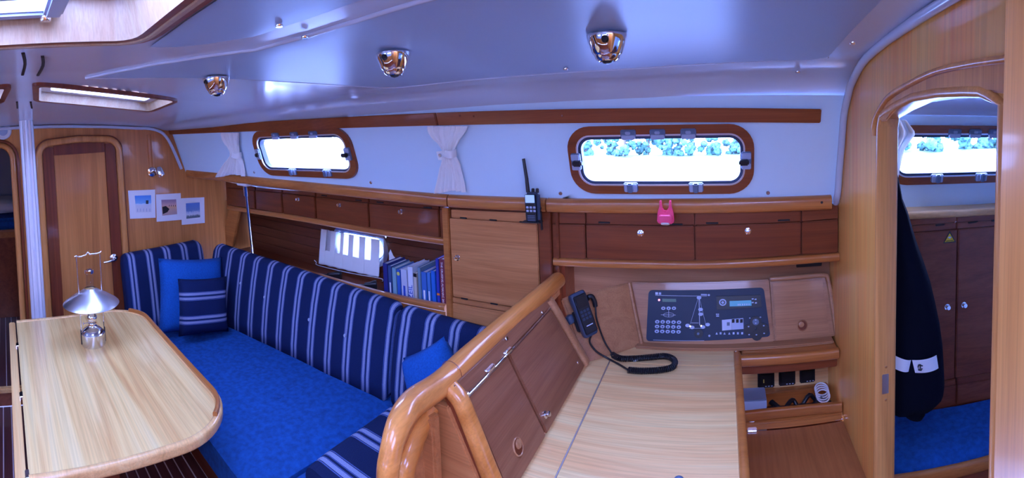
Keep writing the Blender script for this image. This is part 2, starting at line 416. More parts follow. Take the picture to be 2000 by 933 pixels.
# ================================================================== STRUCTURE
def poly_offset(poly, d):
    n = len(poly); A = sum(poly[i][0]*poly[(i+1) % n][1]-poly[(i+1) % n][0]*poly[i][1] for i in range(n)); sg = 1 if A > 0 else -1
    o = []
    for i in range(n):
        p = Vector(poly[i-1]); q = Vector(poly[i]); r = Vector(poly[(i+1) % n])
        a = (q-p).normalized(); b = (r-q).normalized()
        na = Vector((a.y, -a.x))*sg; nb = Vector((b.y, -b.x))*sg; k = (na+nb)
        o.append(tuple(q+k*(d/max(.25, 1+na.dot(nb)))))
    return o
def poly_round(poly, r, k=5):
    n = len(poly); o = []
    for i in range(n):
        p = Vector(poly[i-1]); q = Vector(poly[i]); s = Vector(poly[(i+1) % n])
        a = (p-q); b = (s-q); rr_ = min(r, a.length*.45, b.length*.45)
        A = q+a.normalized()*rr_; B = q+b.normalized()*rr_
        for j in range(k+1):
            t = j/k; o.append(tuple(A*(1-t)**2+q*2*t*(1-t)+B*t*t))
    return o
def inside(p, poly):
    c = False; n = len(poly); x, y = p
    for i in range(n):
        (a, b), (d, e) = poly[i-1], poly[i]
        if (b > y) != (e > y) and x < (d-a)*(y-b)/(e-b)+a: c = not c
    return c

# ---- openings overhead
HATCH = [(-.975, -.295), (-.34, -.295), (-.34, .30), (-.975, .30)]
_fw = [oceil(76, 163), oceil(340, 193), oceil(291, 213), oceil(76, 192)]
FWIN = [(p.x, p.y) for p in _fw]
FWIN2 = [(x, .16-y) for x, y in FWIN][::-1]
COMP = [(.0, -.36), (.60, -.36), (.60, .27), (.0, .27)]
holes = [poly_offset(HATCH, .012), poly_offset(FWIN, .008), poly_offset(FWIN2, .008), COMP]

def Ytop(X): return wall_s(X, 1.71)
vs = []; fs = []; X0, X1, NX, NY = -2.96, .425, 150, 120
cov = [(0, 0), (.05, .006), (.095, .022), (.13, .05), (.155, .08)]
for i in range(NX+1):
    X = lerp(X0, X1, i/NX); ys = Ytop(X)-.17
    for j in range(NY+1):
        Y = lerp(-1.40, ys, j/NY); vs.append((X, Y, zceil(X, Y)))
    zs = zceil(X, ys)
    for a, b in cov[1:]: vs.append((X, ys+a*1.08, max(1.70, zs-b)))
    vs.append((X, Ytop(X)+.02, 1.69))
K = NY+1+5
for i in range(NX):
    for j in range(K-1):
        a, b = vs[i*K+j], vs[(i+1)*K+j+1]; c = ((a[0]+b[0])/2, (a[1]+b[1])/2)
        if any(inside(c, h) for h in holes): continue
        fs.append((i*K+j, i*K+j+1, (i+1)*K+j+1, (i+1)*K+j))
ceiling = struct(mesh('ceiling', vs, fs, 'gel', None, True))

# headliner panels clipped under the moulded ceiling
def panel(name, inner, outer, parent, nx=60, ny=16, drop=.007):
    xs0, xs1 = inner[0][0], inner[-1][0]; vs = []; fs = []
    for lay in (drop, 0):
        for i in range(nx+1):
            X = lerp(xs0, xs1, i/nx); a = interp(X, inner); b = interp(X, outer)
            for j in range(ny+1):
                Y = lerp(a, b, j/ny); vs.append((X, Y, zceil(X, Y)-(lay if (0 < j < ny and 0 < i < nx) else lay*.5)))
    q = (nx+1)*(ny+1)
    for i in range(nx):
        for j in range(ny):
            a = i*(ny+1)+j; fs.append((a, a+1, a+ny+2, a+ny+1))
    return mesh(name, vs[:q], fs, 'vinyl', parent, True)
def hits(l): return sorted([(p.x, p.y) for p in (oceil(*q) for q in l)])
inn = hits([(168, 151), (230, 138), (300, 124), (400, 108), (500, 95), (600, 68), (700, 37), (820, 0)])
out = hits([(168, 151), (230, 163), (300, 171), (420, 178)])
# outboard seam follows the coachroof side
inn = inn+[(.30, inn[-1][1]+.02)]
tipx = inn[0][0]
outc = []
for k in range(41):
    X = lerp(tipx, .30, k/40); u = min(1, (X-tipx)/.45)
    outc.append((X, lerp(inn[0][1], Ytop(X)-.19, math.sin(u*math.pi/2)**.8)))
outc[-1] = (.30, outc[-1][1]-.03)
panel('headliner_panel', inn, outc, ceiling)
rib = hits([(400, 84), (500, 68), (600, 34), (695, 0)])
panel('headliner_panel', [(-1.05, .365), (.30, .365)], [(-1.05, .39)]+[(x, max(.375, y)) for x, y in rib]+[(.30, rib[-1][1])], ceiling, 40, 6)
# thin moulded ribs beside the panels
tube('rib_bead', [(x, y, zceil(x, y)-.002) for x, y in inn], .006, 'gel', ceiling, 8)
tube('rib_bead', [(x, y, zceil(x, y)-.002) for x, y in outc], .005, 'gel', ceiling, 8)
for q in ((545, 47), (595, 70), (1105, 133), (1665, 82), (1558, 139)):
    P = oceil(*q, -.008); disc('cap_screw', P, (0, 0, -1), .008, .006, 'chrome', ceiling, 12)

def overhead(name, poly, rnd, lift, wdt, mats, n, label, pane):
    o = thing(name, label, 'hatch' if 'hatch' in name else 'window', (poly[0][0], poly[0][1], zceil(*poly[0])))
    inn_ = poly_round(poly, rnd); outr = poly_round(poly_offset(poly, wdt), rnd+wdt)
    fr = lambda a, b, d: Vector((a, b, zceil(a, b)-d))
    ring_plate('frame', fr, outr, inn_, .014, mats[0], o, -.002)
    mid = poly_round(poly_offset(poly, wdt*.62), rnd+wdt*.62); mid2 = poly_round(poly_offset(poly, wdt*.38), rnd+wdt*.38)
    if mats[1]: ring_plate('blind_track', fr, mid, mid2, .006, mats[1], o, .010)
    k = len(inn_); vs = []; fs = []
    up_ = poly_round(poly_offset(poly, -.012), rnd)
    for lp, h in ((inn_, .012), (up_, -lift), (poly_round(poly_offset(poly, .01), rnd+.01), -lift), (poly_round(poly_offset(poly, .006), rnd+.006), .0)):
        vs += [fr(a, b, h) for a, b in lp]
    for r in range(3):
        for i in range(k): fs.append((r*k+i, r*k+(i+1) % k, (r+1)*k+(i+1) % k, (r+1)*k+i))
    mesh('lining', vs, fs, 'pink', o, auto=40)
    ring_plate('metal_rim', lambda a, b, d: fr(a, b, d), poly_round(poly_offset(poly, .012), rnd+.012), poly_round(poly_offset(poly, -.05), rnd*.8), .02, 'alu', o, -lift-.02)
    pl = poly_round(poly_offset(poly, -.02), rnd)
    mesh('pane', [fr(a, b, -lift-.018) for a, b in pl], [tuple(range(len(pl)))], pane, o)
    return o
hat = overhead('roof_hatch', HATCH, .07, .075, .045, ('dark', 'pink', None), 5, 'large wood-lined roof hatch with light wood surround, top left', 'acryl')
# blue grey handle bar and stay on the hatch frame
box('handle', (-.955, -.12, 1.93), (-.92, .14, 1.962), 'clipl', hat, .006)
box('handle', (-.935, .10, 1.925), (-.80, .14, 1.955), 'clipl', hat, .006)
disc('pivot', (-.94, .105, 1.93), (0, 0, -1), .012, .01, 'chrome', hat)
overhead('deck_window', FWIN, .03, .026, .024, ('dark', None, None), 5, 'long slanted deck window in the ceiling right of the mast post', 'acryl')
overhead('deck_window', FWIN2, .03, .026, .024, ('dark', None, None), 5, 'deck window at the left edge of the photo beyond the mast post', 'acryl')

# ---- window wall on the port side, with two real window holes
def win_rect(px):                     # px: left, right, top, bottom sample points of the wood frame's outer edge
    L, R, T, B = [osurf(*q, wall_s, -.015) for q in px]
    return L.x, R.x, B.z, T.z
WIN = [win_rect(((497, 292), (693, 312), (600, 251), (605, 346))), win_rect(((1111, 310), (1473, 308), (1290, 244), (1290, 379)))]
FRW = .034
def wloop(w_, d, n=8, r=.085):
    x0, x1, z0, z1 = w_
    lp = rr(x1-x0-2*d, z1-z0-2*d, max(.02, r-d), n, (x0+x1)/2, (z0+z1)/2); o = []
    for i in range(len(lp)):
        o.append(lp[i])
        if i % (n+1) == n:                       # straight side: add points between the corner arcs
            a, b = lp[i], lp[(i+1) % len(lp)]
            o += [(lerp(a[0], b[0], k/6), lerp(a[1], b[1], k/6)) for k in range(1, 6)]
    return o
def sqloop(x0, x1, z0, z1, lp):
    cx, cz = (min(p[0] for p in lp)+max(p[0] for p in lp))/2, (min(p[1] for p in lp)+max(p[1] for p in lp))/2; o = []
    for a, b in lp:
        da, db = a-cx, b-cz
        t = min(((x1-cx) if da > 0 else (cx-x0))/max(1e-6, abs(da)), ((z1-cz) if db > 0 else (cz-z0))/max(1e-6, abs(db)))
        o.append((cx+da*t, cz+db*t))
    return o
def wall_with_windows(name, fn, xa, xb, zb, zt, wins, mat, fr_w=FRW):
    vs = []; fs = []
    def quadpatch(a, b):
        n = max(1, int((b-a)/.08)); o = len(vs)
        for i in range(n+1):
            X = lerp(a, b, i/n)
            zq = zb+max(0, min(1, (-2.25-X)/.7))*.055 if zb > 1.32 else zb
            for k in range(5): z = lerp(zq, zt, k/4); vs.append((X, fn(X, z), z))
        for i in range(n):
            for k in range(4): q = o+i*5+k; fs.append((q, q+1, q+6, q+5))
    x = xa
    for w_ in wins:
        p0, p1 = max(xa, w_[0]-.05), min(xb, w_[1]+.05)
        if p0 > x+1e-4: quadpatch(x, p0)
        lp = wloop(w_, fr_w*.8); sq = sqloop(p0, p1, zb, zt, lp); k = len(lp); o = len(vs)
        for s in range(4):
            for (a, b), (c, d) in zip(lp, sq):
                X, z = lerp(a, c, s/3), lerp(b, d, s/3); vs.append((X, fn(X, z), z))
        for s in range(3):
            for i in range(k): fs.append((o+s*k+i, o+s*k+(i+1) % k, o+(s+1)*k+(i+1) % k, o+(s+1)*k+i))
        for cx, cz in ((p0, zb), (p0, zt), (p1, zb), (p1, zt)):   # close the corners of the square loop
            near = sorted(range(k), key=lambda i: (sq[i][0]-cx)**2+(sq[i][1]-cz)**2)[:2]
            b = len(vs); vs.append((cx, fn(cx, cz), cz)); fs.append((b, o+3*k+near[0], o+3*k+near[1]))
        x = p1
    if x < xb-1e-4: quadpatch(x, xb)
    return struct(mesh(name, vs, fs, mat, None, True))
wall_port = wall_with_windows('wall_port', wall_s, -2.97, .44, 1.33, 1.72, WIN, 'wallw')
for q in ((725, 356), (1095, 377), (1500, 376), (497, 336)):
    P = osurf(*q, wall_s); disc('snap_stud', P, (0, -1, -.2), .0075, .005, 'steel', wall_port, 10)

def window(name, w_, fn, label_kind, hinges, latches, sides, frw=FRW, fmat='trimw2'):
    o = bpy.data.objects.new(name, None); C.objects.link(o); o.location = ((w_[0]+w_[1])/2, fn((w_[0]+w_[1])/2, w_[2]), w_[2]); struct(o)
    o['label'] = label_kind
    fr = lambda a, b, d: Vector((a, fn(a, b)-d, b))
    ring_plate('frame', fr, wloop(w_, 0), wloop(w_, frw), .016, 'pelmet', o, 0)
    ring_plate('metal_bead', fr, wloop(w_, frw-.003), wloop(w_, frw+.003), .006, 'alu', o, .012)
    ring_plate('gasket', fr, wloop(w_, frw-.001), wloop(w_, frw+.013), .028, 'gasket', o, -.020)
    l1 = wloop(w_, frw*.8)
    lp = wloop(w_, frw+.004)
    mesh('pane', [fr(a, b, -.014) for a, b in lp], [tuple(range(len(lp)))], 'glass', o)
    def clip(cx, cz, wd, ht, tongue):
        mtx = basis((cx, fn(cx, cz)-.012, cz), (1, (fn(cx+.05, cz)-fn(cx-.05, cz))/.1, 0), (0, -.3, 1))
        box('hinge' if tongue == 'h' else 'latch', (-wd/2, -ht/2, 0), (wd/2, ht/2, .014), 'clip', o, .003, mtx=mtx)
        if tongue == 'h':
            box('hinge_plate', (-wd*.45, -ht/2-.008, .004), (wd*.45, -ht*.1, .016), 'clipl', o, .002, mtx=mtx)
            box('hinge_pin', (-.009, -.002, .014), (.009, ht*.35, .018), 'clipl', o, .002, mtx=mtx)
        else:
            for s in (-1, 1):
                if tongue == 'v': box('latch_wing', (s*wd*.25-.010, -ht*.45, .012), (s*wd*.25+.010, ht*.45, .018), 'clipl', o, .002, mtx=mtx)
                else: box('latch_wing', (-wd*.45, s*ht*.30-.011, .012), (wd*.45, s*ht*.30+.011, .018), 'clipl', o, .002, mtx=mtx)
            if tongue == 'v': box('latch_lever', (-.010, -.012, .016), (.010, .024, .034), 'clip', o, .004, mtx=mtx)
            elif tongue == 'r': box('latch_lever', (-.026, -.010, .016), (.008, .010, .034), 'black', o, .004, mtx=mtx)
            else: box('latch_lever', (-.008, -.010, .016), (.026, .010, .034), 'black', o, .004, mtx=mtx)
    x0, x1, z0, z1 = w_
    for t in hinges: clip(lerp(x0, x1, t), z1-frw*.72, .052, .026, 'h')
    for t in latches: clip(lerp(x0, x1, t), z0+frw*.85, .050, .034, 'v')
    if 'l' in sides: clip(x0+frw*.8, (z0+z1)/2, .034, .062, 'l')
    if 'r' in sides: clip(x1-frw*.8, (z0+z1)/2, .034, .062, 'r')
    return o
window('window_1', WIN[0], wall_s, 'smaller wood-framed portlight between the two tied curtains', (.30, .50, .69), (.37, .72), 'lr')
window('window_2', WIN[1], wall_s, 'large wood-framed portlight above the chart table lockers', (.345, .50, .66), (.335, .69), 'lr')

# ---- forward bulkhead (with the doorway to the fore cabin)
XF = -2.96
arc = [(.045-.085*(1-math.cos(t)), 1.575+.085*math.sin(t)) for t in [i*math.pi/16 for i in range(9)]]
poly = [(.045, 0)]+arc+[(-.62, 1.66), (-.62, 1.92), (1.75, 1.92), (1.75, 0)]
wall_fwd = struct(plate('wall_forward', [(XF, y, z) for y, z in poly], (-.025, 0, 0), 'bulk', None, 0))
# moulded doorway frame and trim
pth = [(XF+.006, .062, 0), (XF+.006, .062, 1.0)]+[(XF+.006, y+.017, z+.012) for y, z in arc]+[(XF+.006, -.62, 1.675)]
struct(sweep('trim_1', pth, rr(.036, .05, .014, 3), 'framez', None, (1, 0, 0)))
pth2 = [(XF+.004, .094, 0), (XF+.004, .094, 1.58)]+[(XF+.004, .094-.11*(1-math.cos(i*math.pi/12)), 1.58+.12*math.sin(i*math.pi/12)) for i in range(1, 7)]+[(XF+.004, -.62, 1.705)]
struct(sweep('trim_2', pth2, rr(.02, .03, .008, 2), 'dark', None, (1, 0, 0)))
# white moulding where the deck meets the bulkhead
pth = [(XF+.02, y, min(1.80, zceil(XF, y)-.012)) for y in [-.6+i*.1 for i in range(16)]]+[(XF+.02, .98, 1.722), (XF+.02, 1.06, 1.695), (XF+.02, 1.11, 1.64), (XF+.02, 1.155, 1.54), (XF+.02, 1.195, 1.43)]
struct(sweep('trim_3', smoothpath(pth, 3), rr(.020, .022, .008, 3), 'gel', None, (1, 0, 0)))
# ---- head compartment door
d1 = bpy.data.objects.new('door_1', None); C.objects.link(d1); d1.location = (XF, .49, 0); struct(d1); d1['label'] = 'closed door with dark mahogany stiles and light centre panel left of the postcards'
DY0, DY1, DZ = .205, .785, 1.705
def door_loop(d, z):
    a, b, t = DY0+d, DY1-d, DZ-d; r = .10-d*.6; o = [(a, z)]
    for i in range(9):
        q = math.pi/2*i/8; o.append((a+r-r*math.cos(q), t-.012-r+r*math.sin(q)))
    o.append(((a+b)/2, t))
    for i in range(9):
        q = math.pi/2*(1-i/8); o.append((b-r+r*math.cos(q), t-.012-r+r*math.sin(q)))
    o.append((b, z)); return o
sweep('frame', [(XF+.006, y, z) for y, z in door_loop(.024, 0)], rr(.044, .05, .014, 3), 'framez', d1, (1, 0, 0))
sweep('frame_bead', [(XF+.004, y, z) for y, z in door_loop(.004, 0)], rr(.012, .04, .005, 2), 'dark', d1, (1, 0, 0))
yA, yB = DY0+.048, DY1-.048
box('stile', (XF, yA, .05), (XF+.014, yA+.073, 1.64), 'dark', d1)
box('stile', (XF, yB-.070, .05), (XF+.014, yB, 1.64), 'dark', d1)
box('top_rail', (XF, yA+.074, 1.585), (XF+.014, yB-.071, 1.655), 'dark', d1)
box('panel', (XF, yA+.074, .05), (XF+.008, yB-.071, 1.585), 'bulk', d1)
hp = ox(222, 503, XF+.014)
hd = lathe('handle', [(0, 0), (.026, 0), (.026, .006), (.020, .011), (.010, .012), (.009, .04), (0, .042)], 'chrome', d1, hp, (1, 0, 0), 20)
tube('lever', smoothpath([hp+Vector((.035, 0, 0)), hp+Vector((.045, -.012, -.003)), hp+Vector((.045, -.05, -.010)), hp+Vector((.040, -.075, -.012))]), .0075, 'chrome', hd, 10)

# ---- fore cabin seen through the doorway
struct(mesh('wall_forecabin', [(-5.0, -1.2, 0), (-5.0, 1.0, 0), (-5.0, 1.0, 1.75), (-5.0, -1.2, 1.75), (XF-.03, -1.2, 1.75), (XF-.03, 1.0, 1.75), (XF-.03, -1.2, 0), (XF-.03, 1.0, 0)],
     [(0, 1, 2, 3), (2, 3, 4, 5), (1, 2, 5, 7), (0, 3, 4, 6), (0, 1, 7, 6)], 'vinyl'))
bb = thing('fore_berth', 'dark red wooden berth front inside the fore cabin doorway', 'berth', (-4.2, 0, .1))
box('front_panel', (-4.24, -.7, .10), (-4.2, .5, .83), 'darkx', bb); box('edge_trim', (-4.25, -.7, .83), (-4.18, .5, .90), 'trimw', bb, .012)
fm = thing('berth_mattress', 'dark blue mattress on the fore cabin berth, far left', 'mattress', (-4.5, 0, .9))
box('cover', (-4.95, -.7, .90), (-4.22, .5, 1.0), 'denim', fm, .03, 3)
mm = basis((-4.55, -.08, 1.09), (0, 1, 0), (-1, 0, .20))
tag(pillow('bed_pillow', .42, .34, .12, 'white', None, mm), 'white pillow on the fore cabin berth, far left edge', 'pillow')

# ---- mast post
mp_ = thing('mast_post', 'upright grey aluminium mast support post beside the closed door', 'post', (-2.7, .14, 0))
prof = []
for i in range(24):
    a = 2*math.pi*i/24; r = .040+(.0025*math.cos(12*a)); prof.append((r*math.cos(a), r*math.sin(a)))
sweep('shaft', [(-2.7, .150, 0), (-2.7, .150, .9), (-2.7, .148, zceil(-2.7, .15)+.01)], prof, 'postm', mp_, (1, 0, 0), ang=25)
box('foot', (-2.77, .08, 0), (-2.63, .22, .012), 'alu', mp_)
# dark slits in the moulded ceiling either side of the mast
for pts in (((45, 104), (49, 125), (44, 146)), ((83, 110), (84, 128), (74, 147)), ((33, 199), (34, 211)), ((60, 199), (62, 211))):
    P_ = [oceil(*q, -.002) for q in pts]
    sweep('slit', smoothpath(P_, 3), rr(.009, .006, .002, 2), 'slot', ceiling, scl=None)

# ---- aft bulkhead with the doorway to the aft cabin
XA = .42
archp = [(1748, 228), (1765, 211), (1803, 193), (1854, 185), (1905, 183), (1940, 184), (1954, 191), (1959, 206)]
arch = [ox(x, y, XA+.02) for x, y in archp]
YL_, YR_ = 1.165, .597
opn = [(YL_, .10), (YL_, arch[0].z-.03), (YL_-.012, arch[0].z)]+[(p.y, p.z) for p in arch[1:-1]]+[(YR_, arch[-1].z), (YR_, .10)]
poly = [(1.80, 0), (1.80, 1.42), (1.70, 1.45)]+[(Yf(XA)+.07-.30*(z-1.36), z) for z in (1.5, 1.6, 1.70)]+[(1.50, 1.78), (1.42, 1.83), (1.2, 1.88), (1.0, 1.91), (.8, 1.94), (.5, 1.96), (.30, 1.97), (.30, 0)]
vsA = [(XA, y, z) for y, z in poly]
full = poly+[(.30, 0)]
# bulkhead as one polygon running round the opening
ring = [(1.80, 0)]+poly[1:]+[(YR_, 0)]+opn[::-1]+[(YL_, 0)]
wall_aft = struct(plate('wall_aft', [(XA, y, z) for y, z in ring], (.03, 0, 0), 'afl', None, 0))
fr_pts = [(XA+.018, y, z) for y, z in opn]
struct(sweep('trim_5', fr_pts, rr(.022, .062, .009, 3, .004), 'framez', None, (1, 0, 0)))
tr2 = [(XA-.003, y, z) for y, z in [(1.192, 1.60), (1.182, 1.645)]+[(p.y+.004, p.z) for p in (ox(*q, XA) for q in ((1745, 190), (1786, 165), (1820, 148), (1854, 136), (1910, 125), (1968, 117), (1990, 114)))]]
struct(sweep('trim_6', smoothpath(tr2, 3), rr(.012, .034, .005, 3), 'framez', None, (1, 0, 0)))
_in = [ox(x, y, XA) for x, y in ((1737, 236), (1748, 222), (1765, 208), (1803, 190), (1854, 182), (1905, 180), (1948, 181), (1990, 184))]
_ou = [ox(x, y, XA) for x, y in ((1720, 238), (1737, 198), (1786, 167), (1820, 150), (1854, 139), (1910, 127), (1968, 119), (1990, 116))]
struct(plate('trim_12', _ou+_in[::-1], (-.010, 0, 0), 'framez', None, .004))
box('strike_plate', (XA+.006, YL_-.008, .878), (XA+.026, YL_-.004, .935), 'steel', wall_aft, .001)
for z in (.86, .955): disc('screw', (XA+.018, YL_-.005, z), (0, -1, 0), .004, .003, 'chrome', wall_aft, 8)
struct(box('trim_7', (.345, .36, 0), (.42, .505, 1.95), 'framez', None, .012, 3))
# white moulded corner down the aft end of the window wall
pth = [(XA-.012, 1.66, 1.30)]+[(XA-.012, wall_s(XA, z)-.008, z) for z in (1.36, 1.45, 1.55, 1.65)]+[(XA-.012, 1.455, 1.72), (XA-.012, 1.40, 1.765), (XA-.012, 1.25, zceil(XA, 1.25)-.01), (XA-.012, .9, zceil(XA, .9)-.012), (XA-.012, .35, zceil(XA, .35)-.012)]
struct(sweep('trim_8', smoothpath(pth, 4), rr(.024, .024, .010, 3), 'gel', None, (1, 0, 0)))

# ---- starboard side, behind the photographer: closed against fill, two window gaps added for light
struct(box('wall_starboard', (-2.96, -1.42, 1.0), (.9, -1.40, 1.45), 'wallw', None, 0))
struct(box('wall_starboard_top', (-2.96, -1.42, 1.59), (.9, -1.40, 1.95), 'wallw', None, 0))
for a_, b_ in ((-2.96, -1.9), (-1.2, -.62), (.25, .9)): struct(box('wall_starboard_pier', (a_, -1.42, 1.45), (b_, -1.40, 1.59), 'wallw', None, 0))
struct(box('wall_starboard_lower', (-2.96, -1.42, 0), (.9, -1.40, 1.0), 'bulk', None, 0))
struct(plate('wall_aft_starboard', [(.44, -1.40, 0), (.44, -.40, 0), (.44, -.40, 1.95), (.44, -1.40, 1.95)], (.03, 0, 0), 'bulk', None, 0))
struct(box('wall_companionway_block', (.78, -.42, 0), (.80, .32, 1.96), 'bulk', None, 0))  # unseen wall added to stop daylight coming in from behind
struct(box('wall_companionway_side', (.45, -.42, 0), (.80, -.40, 1.96), 'bulk', None, 0))
struct(box('wall_companionway_port', (.45, .30, 0), (.80, .32, 1.96), 'bulk', None, 0))
struct(box('wall_forward_starboard', (-2.985, -1.40, 0), (-2.96, -.60, 1.95), 'bulk', None, 0))

# ---- cabin sole: dark planks with pale holly strips
floor = struct(mesh('floor', [(-3.0, -1.4, -.012), (.9, -1.4, -.012), (.9, 1.2, -.012), (-3.0, 1.2, -.012)], [(0, 1, 2, 3)], 'dark'))
pm = sm = None
for k in range(30):
    y = -.55+k*.0505
    if pm is None:
        a = box('plank', (XF, y, -.012), (.4, y+.0445, 0), 'teak', floor, .001, 1); pm = a.data
        b = box('holly_strip', (XF, y+.0445, -.012), (.4, y+.0505, -.0005), 'holly', floor, 0); sm = b.data
    else:
        for nm, me in (('plank', pm), ('holly_strip', sm)):
            c = link(nm, me, None, floor); c.location = (0, k*.0505, 0)
f2 = struct(box('floor_forecabin', (-4.2, -1.0, .06), (XF-.025, .9, .098), 'darkx', None, 0))
pm = sm = None
for k in range(12):
    y = -.42+k*.0505
    if pm is None:
        a = box('plank', (-4.2, y, .098), (XF-.03, y+.0445, .107), 'teak', f2, .001, 1); pm = a.data
        b = box('holly_strip', (-4.2, y+.0445, .098), (XF-.03, y+.0505, .1065), 'holly', f2, 0); sm = b.data
    else:
        for nm, me in (('plank', pm), ('holly_strip', sm)):
            c = link(nm, me, None, f2); c.location = (0, k*.0505, 0)
struct(box('trim_9', (XF-.03, -.62, 0), (XF-.01, .045, .085), 'darkx', None, .001))
struct(box('trim_10', (XF-.035, -.62, .085), (XF+.005, .045, .118), 'tabed', None, .008))

# ---- side deck underside / hull side that closes the cabin behind the furniture
vs = []; fs = []
NXH = 40
for i in range(NXH+1):
    X = lerp(-2.98, .44, i/NXH)
    zz = 1.33+max(0, min(1, (-2.25-X)/.7))*.055
    vs += [(X, wall_s(X, zz)-.004, zz), (X, Yl(X)+.34, 1.32), (X, Yl(X)+.40, 1.1)]
HB = [(-2.98, Yl(-2.98)+.36), (-2.3, Yl(-2.3)+.36), (-1.5, Yl(-1.5)+.36), (-.6, 1.93), (.44, 1.93), (2.2, 1.9)]
struct(mesh('wall_hull', [(x, y-.35*(z < .1), z) for x, y in HB for z in (-.02, .86)], [(i*2, i*2+1, i*2+3, i*2+2) for i in range(5)], 'gel'))
for i in range(NXH):
    for j in range(2): fs.append((i*3+j, i*3+j+1, i*3+j+4, i*3+j+3))
struct(mesh('wall_side_deck', vs, fs, 'gel'))

# ================================================================== HULL SIDE FURNITURE
# ---- pelmet boards over the windows
pb = [(X_, None) for X_ in ()]
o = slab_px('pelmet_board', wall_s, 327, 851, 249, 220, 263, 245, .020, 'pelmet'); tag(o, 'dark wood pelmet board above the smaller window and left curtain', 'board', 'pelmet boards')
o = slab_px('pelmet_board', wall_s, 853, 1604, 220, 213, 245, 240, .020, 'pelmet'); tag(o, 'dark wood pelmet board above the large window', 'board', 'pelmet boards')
for q in ((925, 227), (898, 226), (1098, 226)):
    P = osurf(*q, wall_s, -.020); disc('screw', P, (0, -1, 0), .004, .002, 'dark', o, 8)
# ---- rounded ledge rail under the windows
ZF = [(-3.0, 1.425), (-2.25, 1.395), (-1.54, 1.372), (-1.08, 1.357), (-.58, 1.357), (-.2, 1.361), (.16, 1.362), (.40, 1.364)]
def ledge(a, b, label):
    n = 14; pts = [(lerp(a, b, i/n), Yf(lerp(a, b, i/n))+.024, interp(lerp(a, b, i/n), ZF)-.026) for i in range(n+1)]
    o = sweep('ledge_rail', pts, rr(.050, .052, .018, 4), 'trimw'); tag(o, label, 'rail', 'ledge rails under the windows'); return o
ledge(-2.945, -1.079, 'rounded wooden ledge rail below the smaller window, above the saloon lockers')
ledge(-1.073, -.655, 'short rounded ledge rail above the square cabinet left of the handheld radio')
lr = ledge(-.649, .385, 'rounded wooden ledge rail below the large window, carrying the pink lamp')
disc('screw', osurf(1605, 395, ledge_s), (0, -1, 0), .005, .002, 'black', lr, 8)

def locker_run(name, label, cols, doors, railpts, loc):
    """cols: column x -> (strip top, door top, door bottom) rows; doors: (x0, x1, knob, slots)"""
    o = thing(name, label, 'locker', loc)
    row = lambda x, k: interp(x, [(c[0], c[k]) for c in cols])
    for x0, x1, kn, slots in doors:
        a, b = x0+1.2, x1-1.2
        slab_px('top_strip', lock_s, a, b, row(a, 1), row(b, 1), row(a, 2)-1.0, row(b, 2)-1.0, .014, 'locker', o, r=.002)
        d = slab_px('door', lock_s, a, b, row(a, 2)+.6, row(b, 2)+.6, row(a, 3), row(b, 3), .018, 'locker', o, r=.003)
        if kn: knob(d, osurf(*kn, lock_s, -.018), (0, -1, .1), .012)
        for sx, sy in slots:
            P = osurf(sx, sy, lock_s, -.0155); box('latch_slot', (P.x-.022, P.y-.002, P.z-.003), (P.x+.022, P.y+.004, P.z+.003), 'slot', d, .001, 1)
    pts = smoothpath([osurf(*q, lock_s, -.03)+Vector((0, .018, 0)) for q in railpts], 6)
    sweep('bottom_rail', pts, rr(.040, .030, .012, 4), 'trimw', o)
    # dark carcass behind the doors
    A, B = osurf(doors[0][0], 400, lock_s), osurf(doors[-1][1], 440, lock_s)
    slab_on('carcass', lock_s, A.x, B.x, pts[0].z+.01, 1.335, .01, 'dark', o, .012, None, 0, pts[-1].z+.01, 1.335)
    return o
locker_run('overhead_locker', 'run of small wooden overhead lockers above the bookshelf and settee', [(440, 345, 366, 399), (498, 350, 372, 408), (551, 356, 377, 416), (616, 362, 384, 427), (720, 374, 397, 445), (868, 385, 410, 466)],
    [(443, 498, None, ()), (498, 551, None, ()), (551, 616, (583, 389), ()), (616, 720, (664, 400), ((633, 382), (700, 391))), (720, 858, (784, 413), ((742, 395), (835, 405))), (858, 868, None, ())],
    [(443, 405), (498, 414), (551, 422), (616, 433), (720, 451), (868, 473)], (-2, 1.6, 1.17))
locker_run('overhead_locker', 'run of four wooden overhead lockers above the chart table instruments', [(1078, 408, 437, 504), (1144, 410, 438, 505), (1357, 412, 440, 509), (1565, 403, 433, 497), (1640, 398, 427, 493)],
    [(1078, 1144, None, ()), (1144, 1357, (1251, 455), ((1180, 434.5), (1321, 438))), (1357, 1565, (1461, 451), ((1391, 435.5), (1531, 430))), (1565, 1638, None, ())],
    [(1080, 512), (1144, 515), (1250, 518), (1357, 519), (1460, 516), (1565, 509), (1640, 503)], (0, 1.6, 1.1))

# ---- bookshelf recess behind the settee
def back_s(X, z): return Yl(X)+.20
shelf = thing('bookshelf', 'open wooden bookshelf recess with planked back behind the settee', 'shelf', (-1.8, 1.6, .82))
PH = (-2.04, -1.655, .905, 1.065)                     # porthole hole (X0, X1, z0, z1)
z = .80; k = 0
while z < 1.19:
    z1 = z+.058
    if z1 > PH[2]+.008 and z < PH[3]-.008:
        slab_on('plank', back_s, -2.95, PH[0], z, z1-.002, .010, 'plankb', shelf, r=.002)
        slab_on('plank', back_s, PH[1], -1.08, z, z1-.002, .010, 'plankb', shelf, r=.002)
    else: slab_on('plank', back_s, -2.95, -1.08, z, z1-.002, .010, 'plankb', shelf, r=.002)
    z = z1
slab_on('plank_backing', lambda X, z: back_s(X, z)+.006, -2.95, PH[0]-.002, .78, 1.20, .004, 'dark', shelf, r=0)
slab_on('plank_backing', lambda X, z: back_s(X, z)+.006, PH[1]+.002, -1.08, .78, 1.20, .004, 'dark', shelf, r=0)
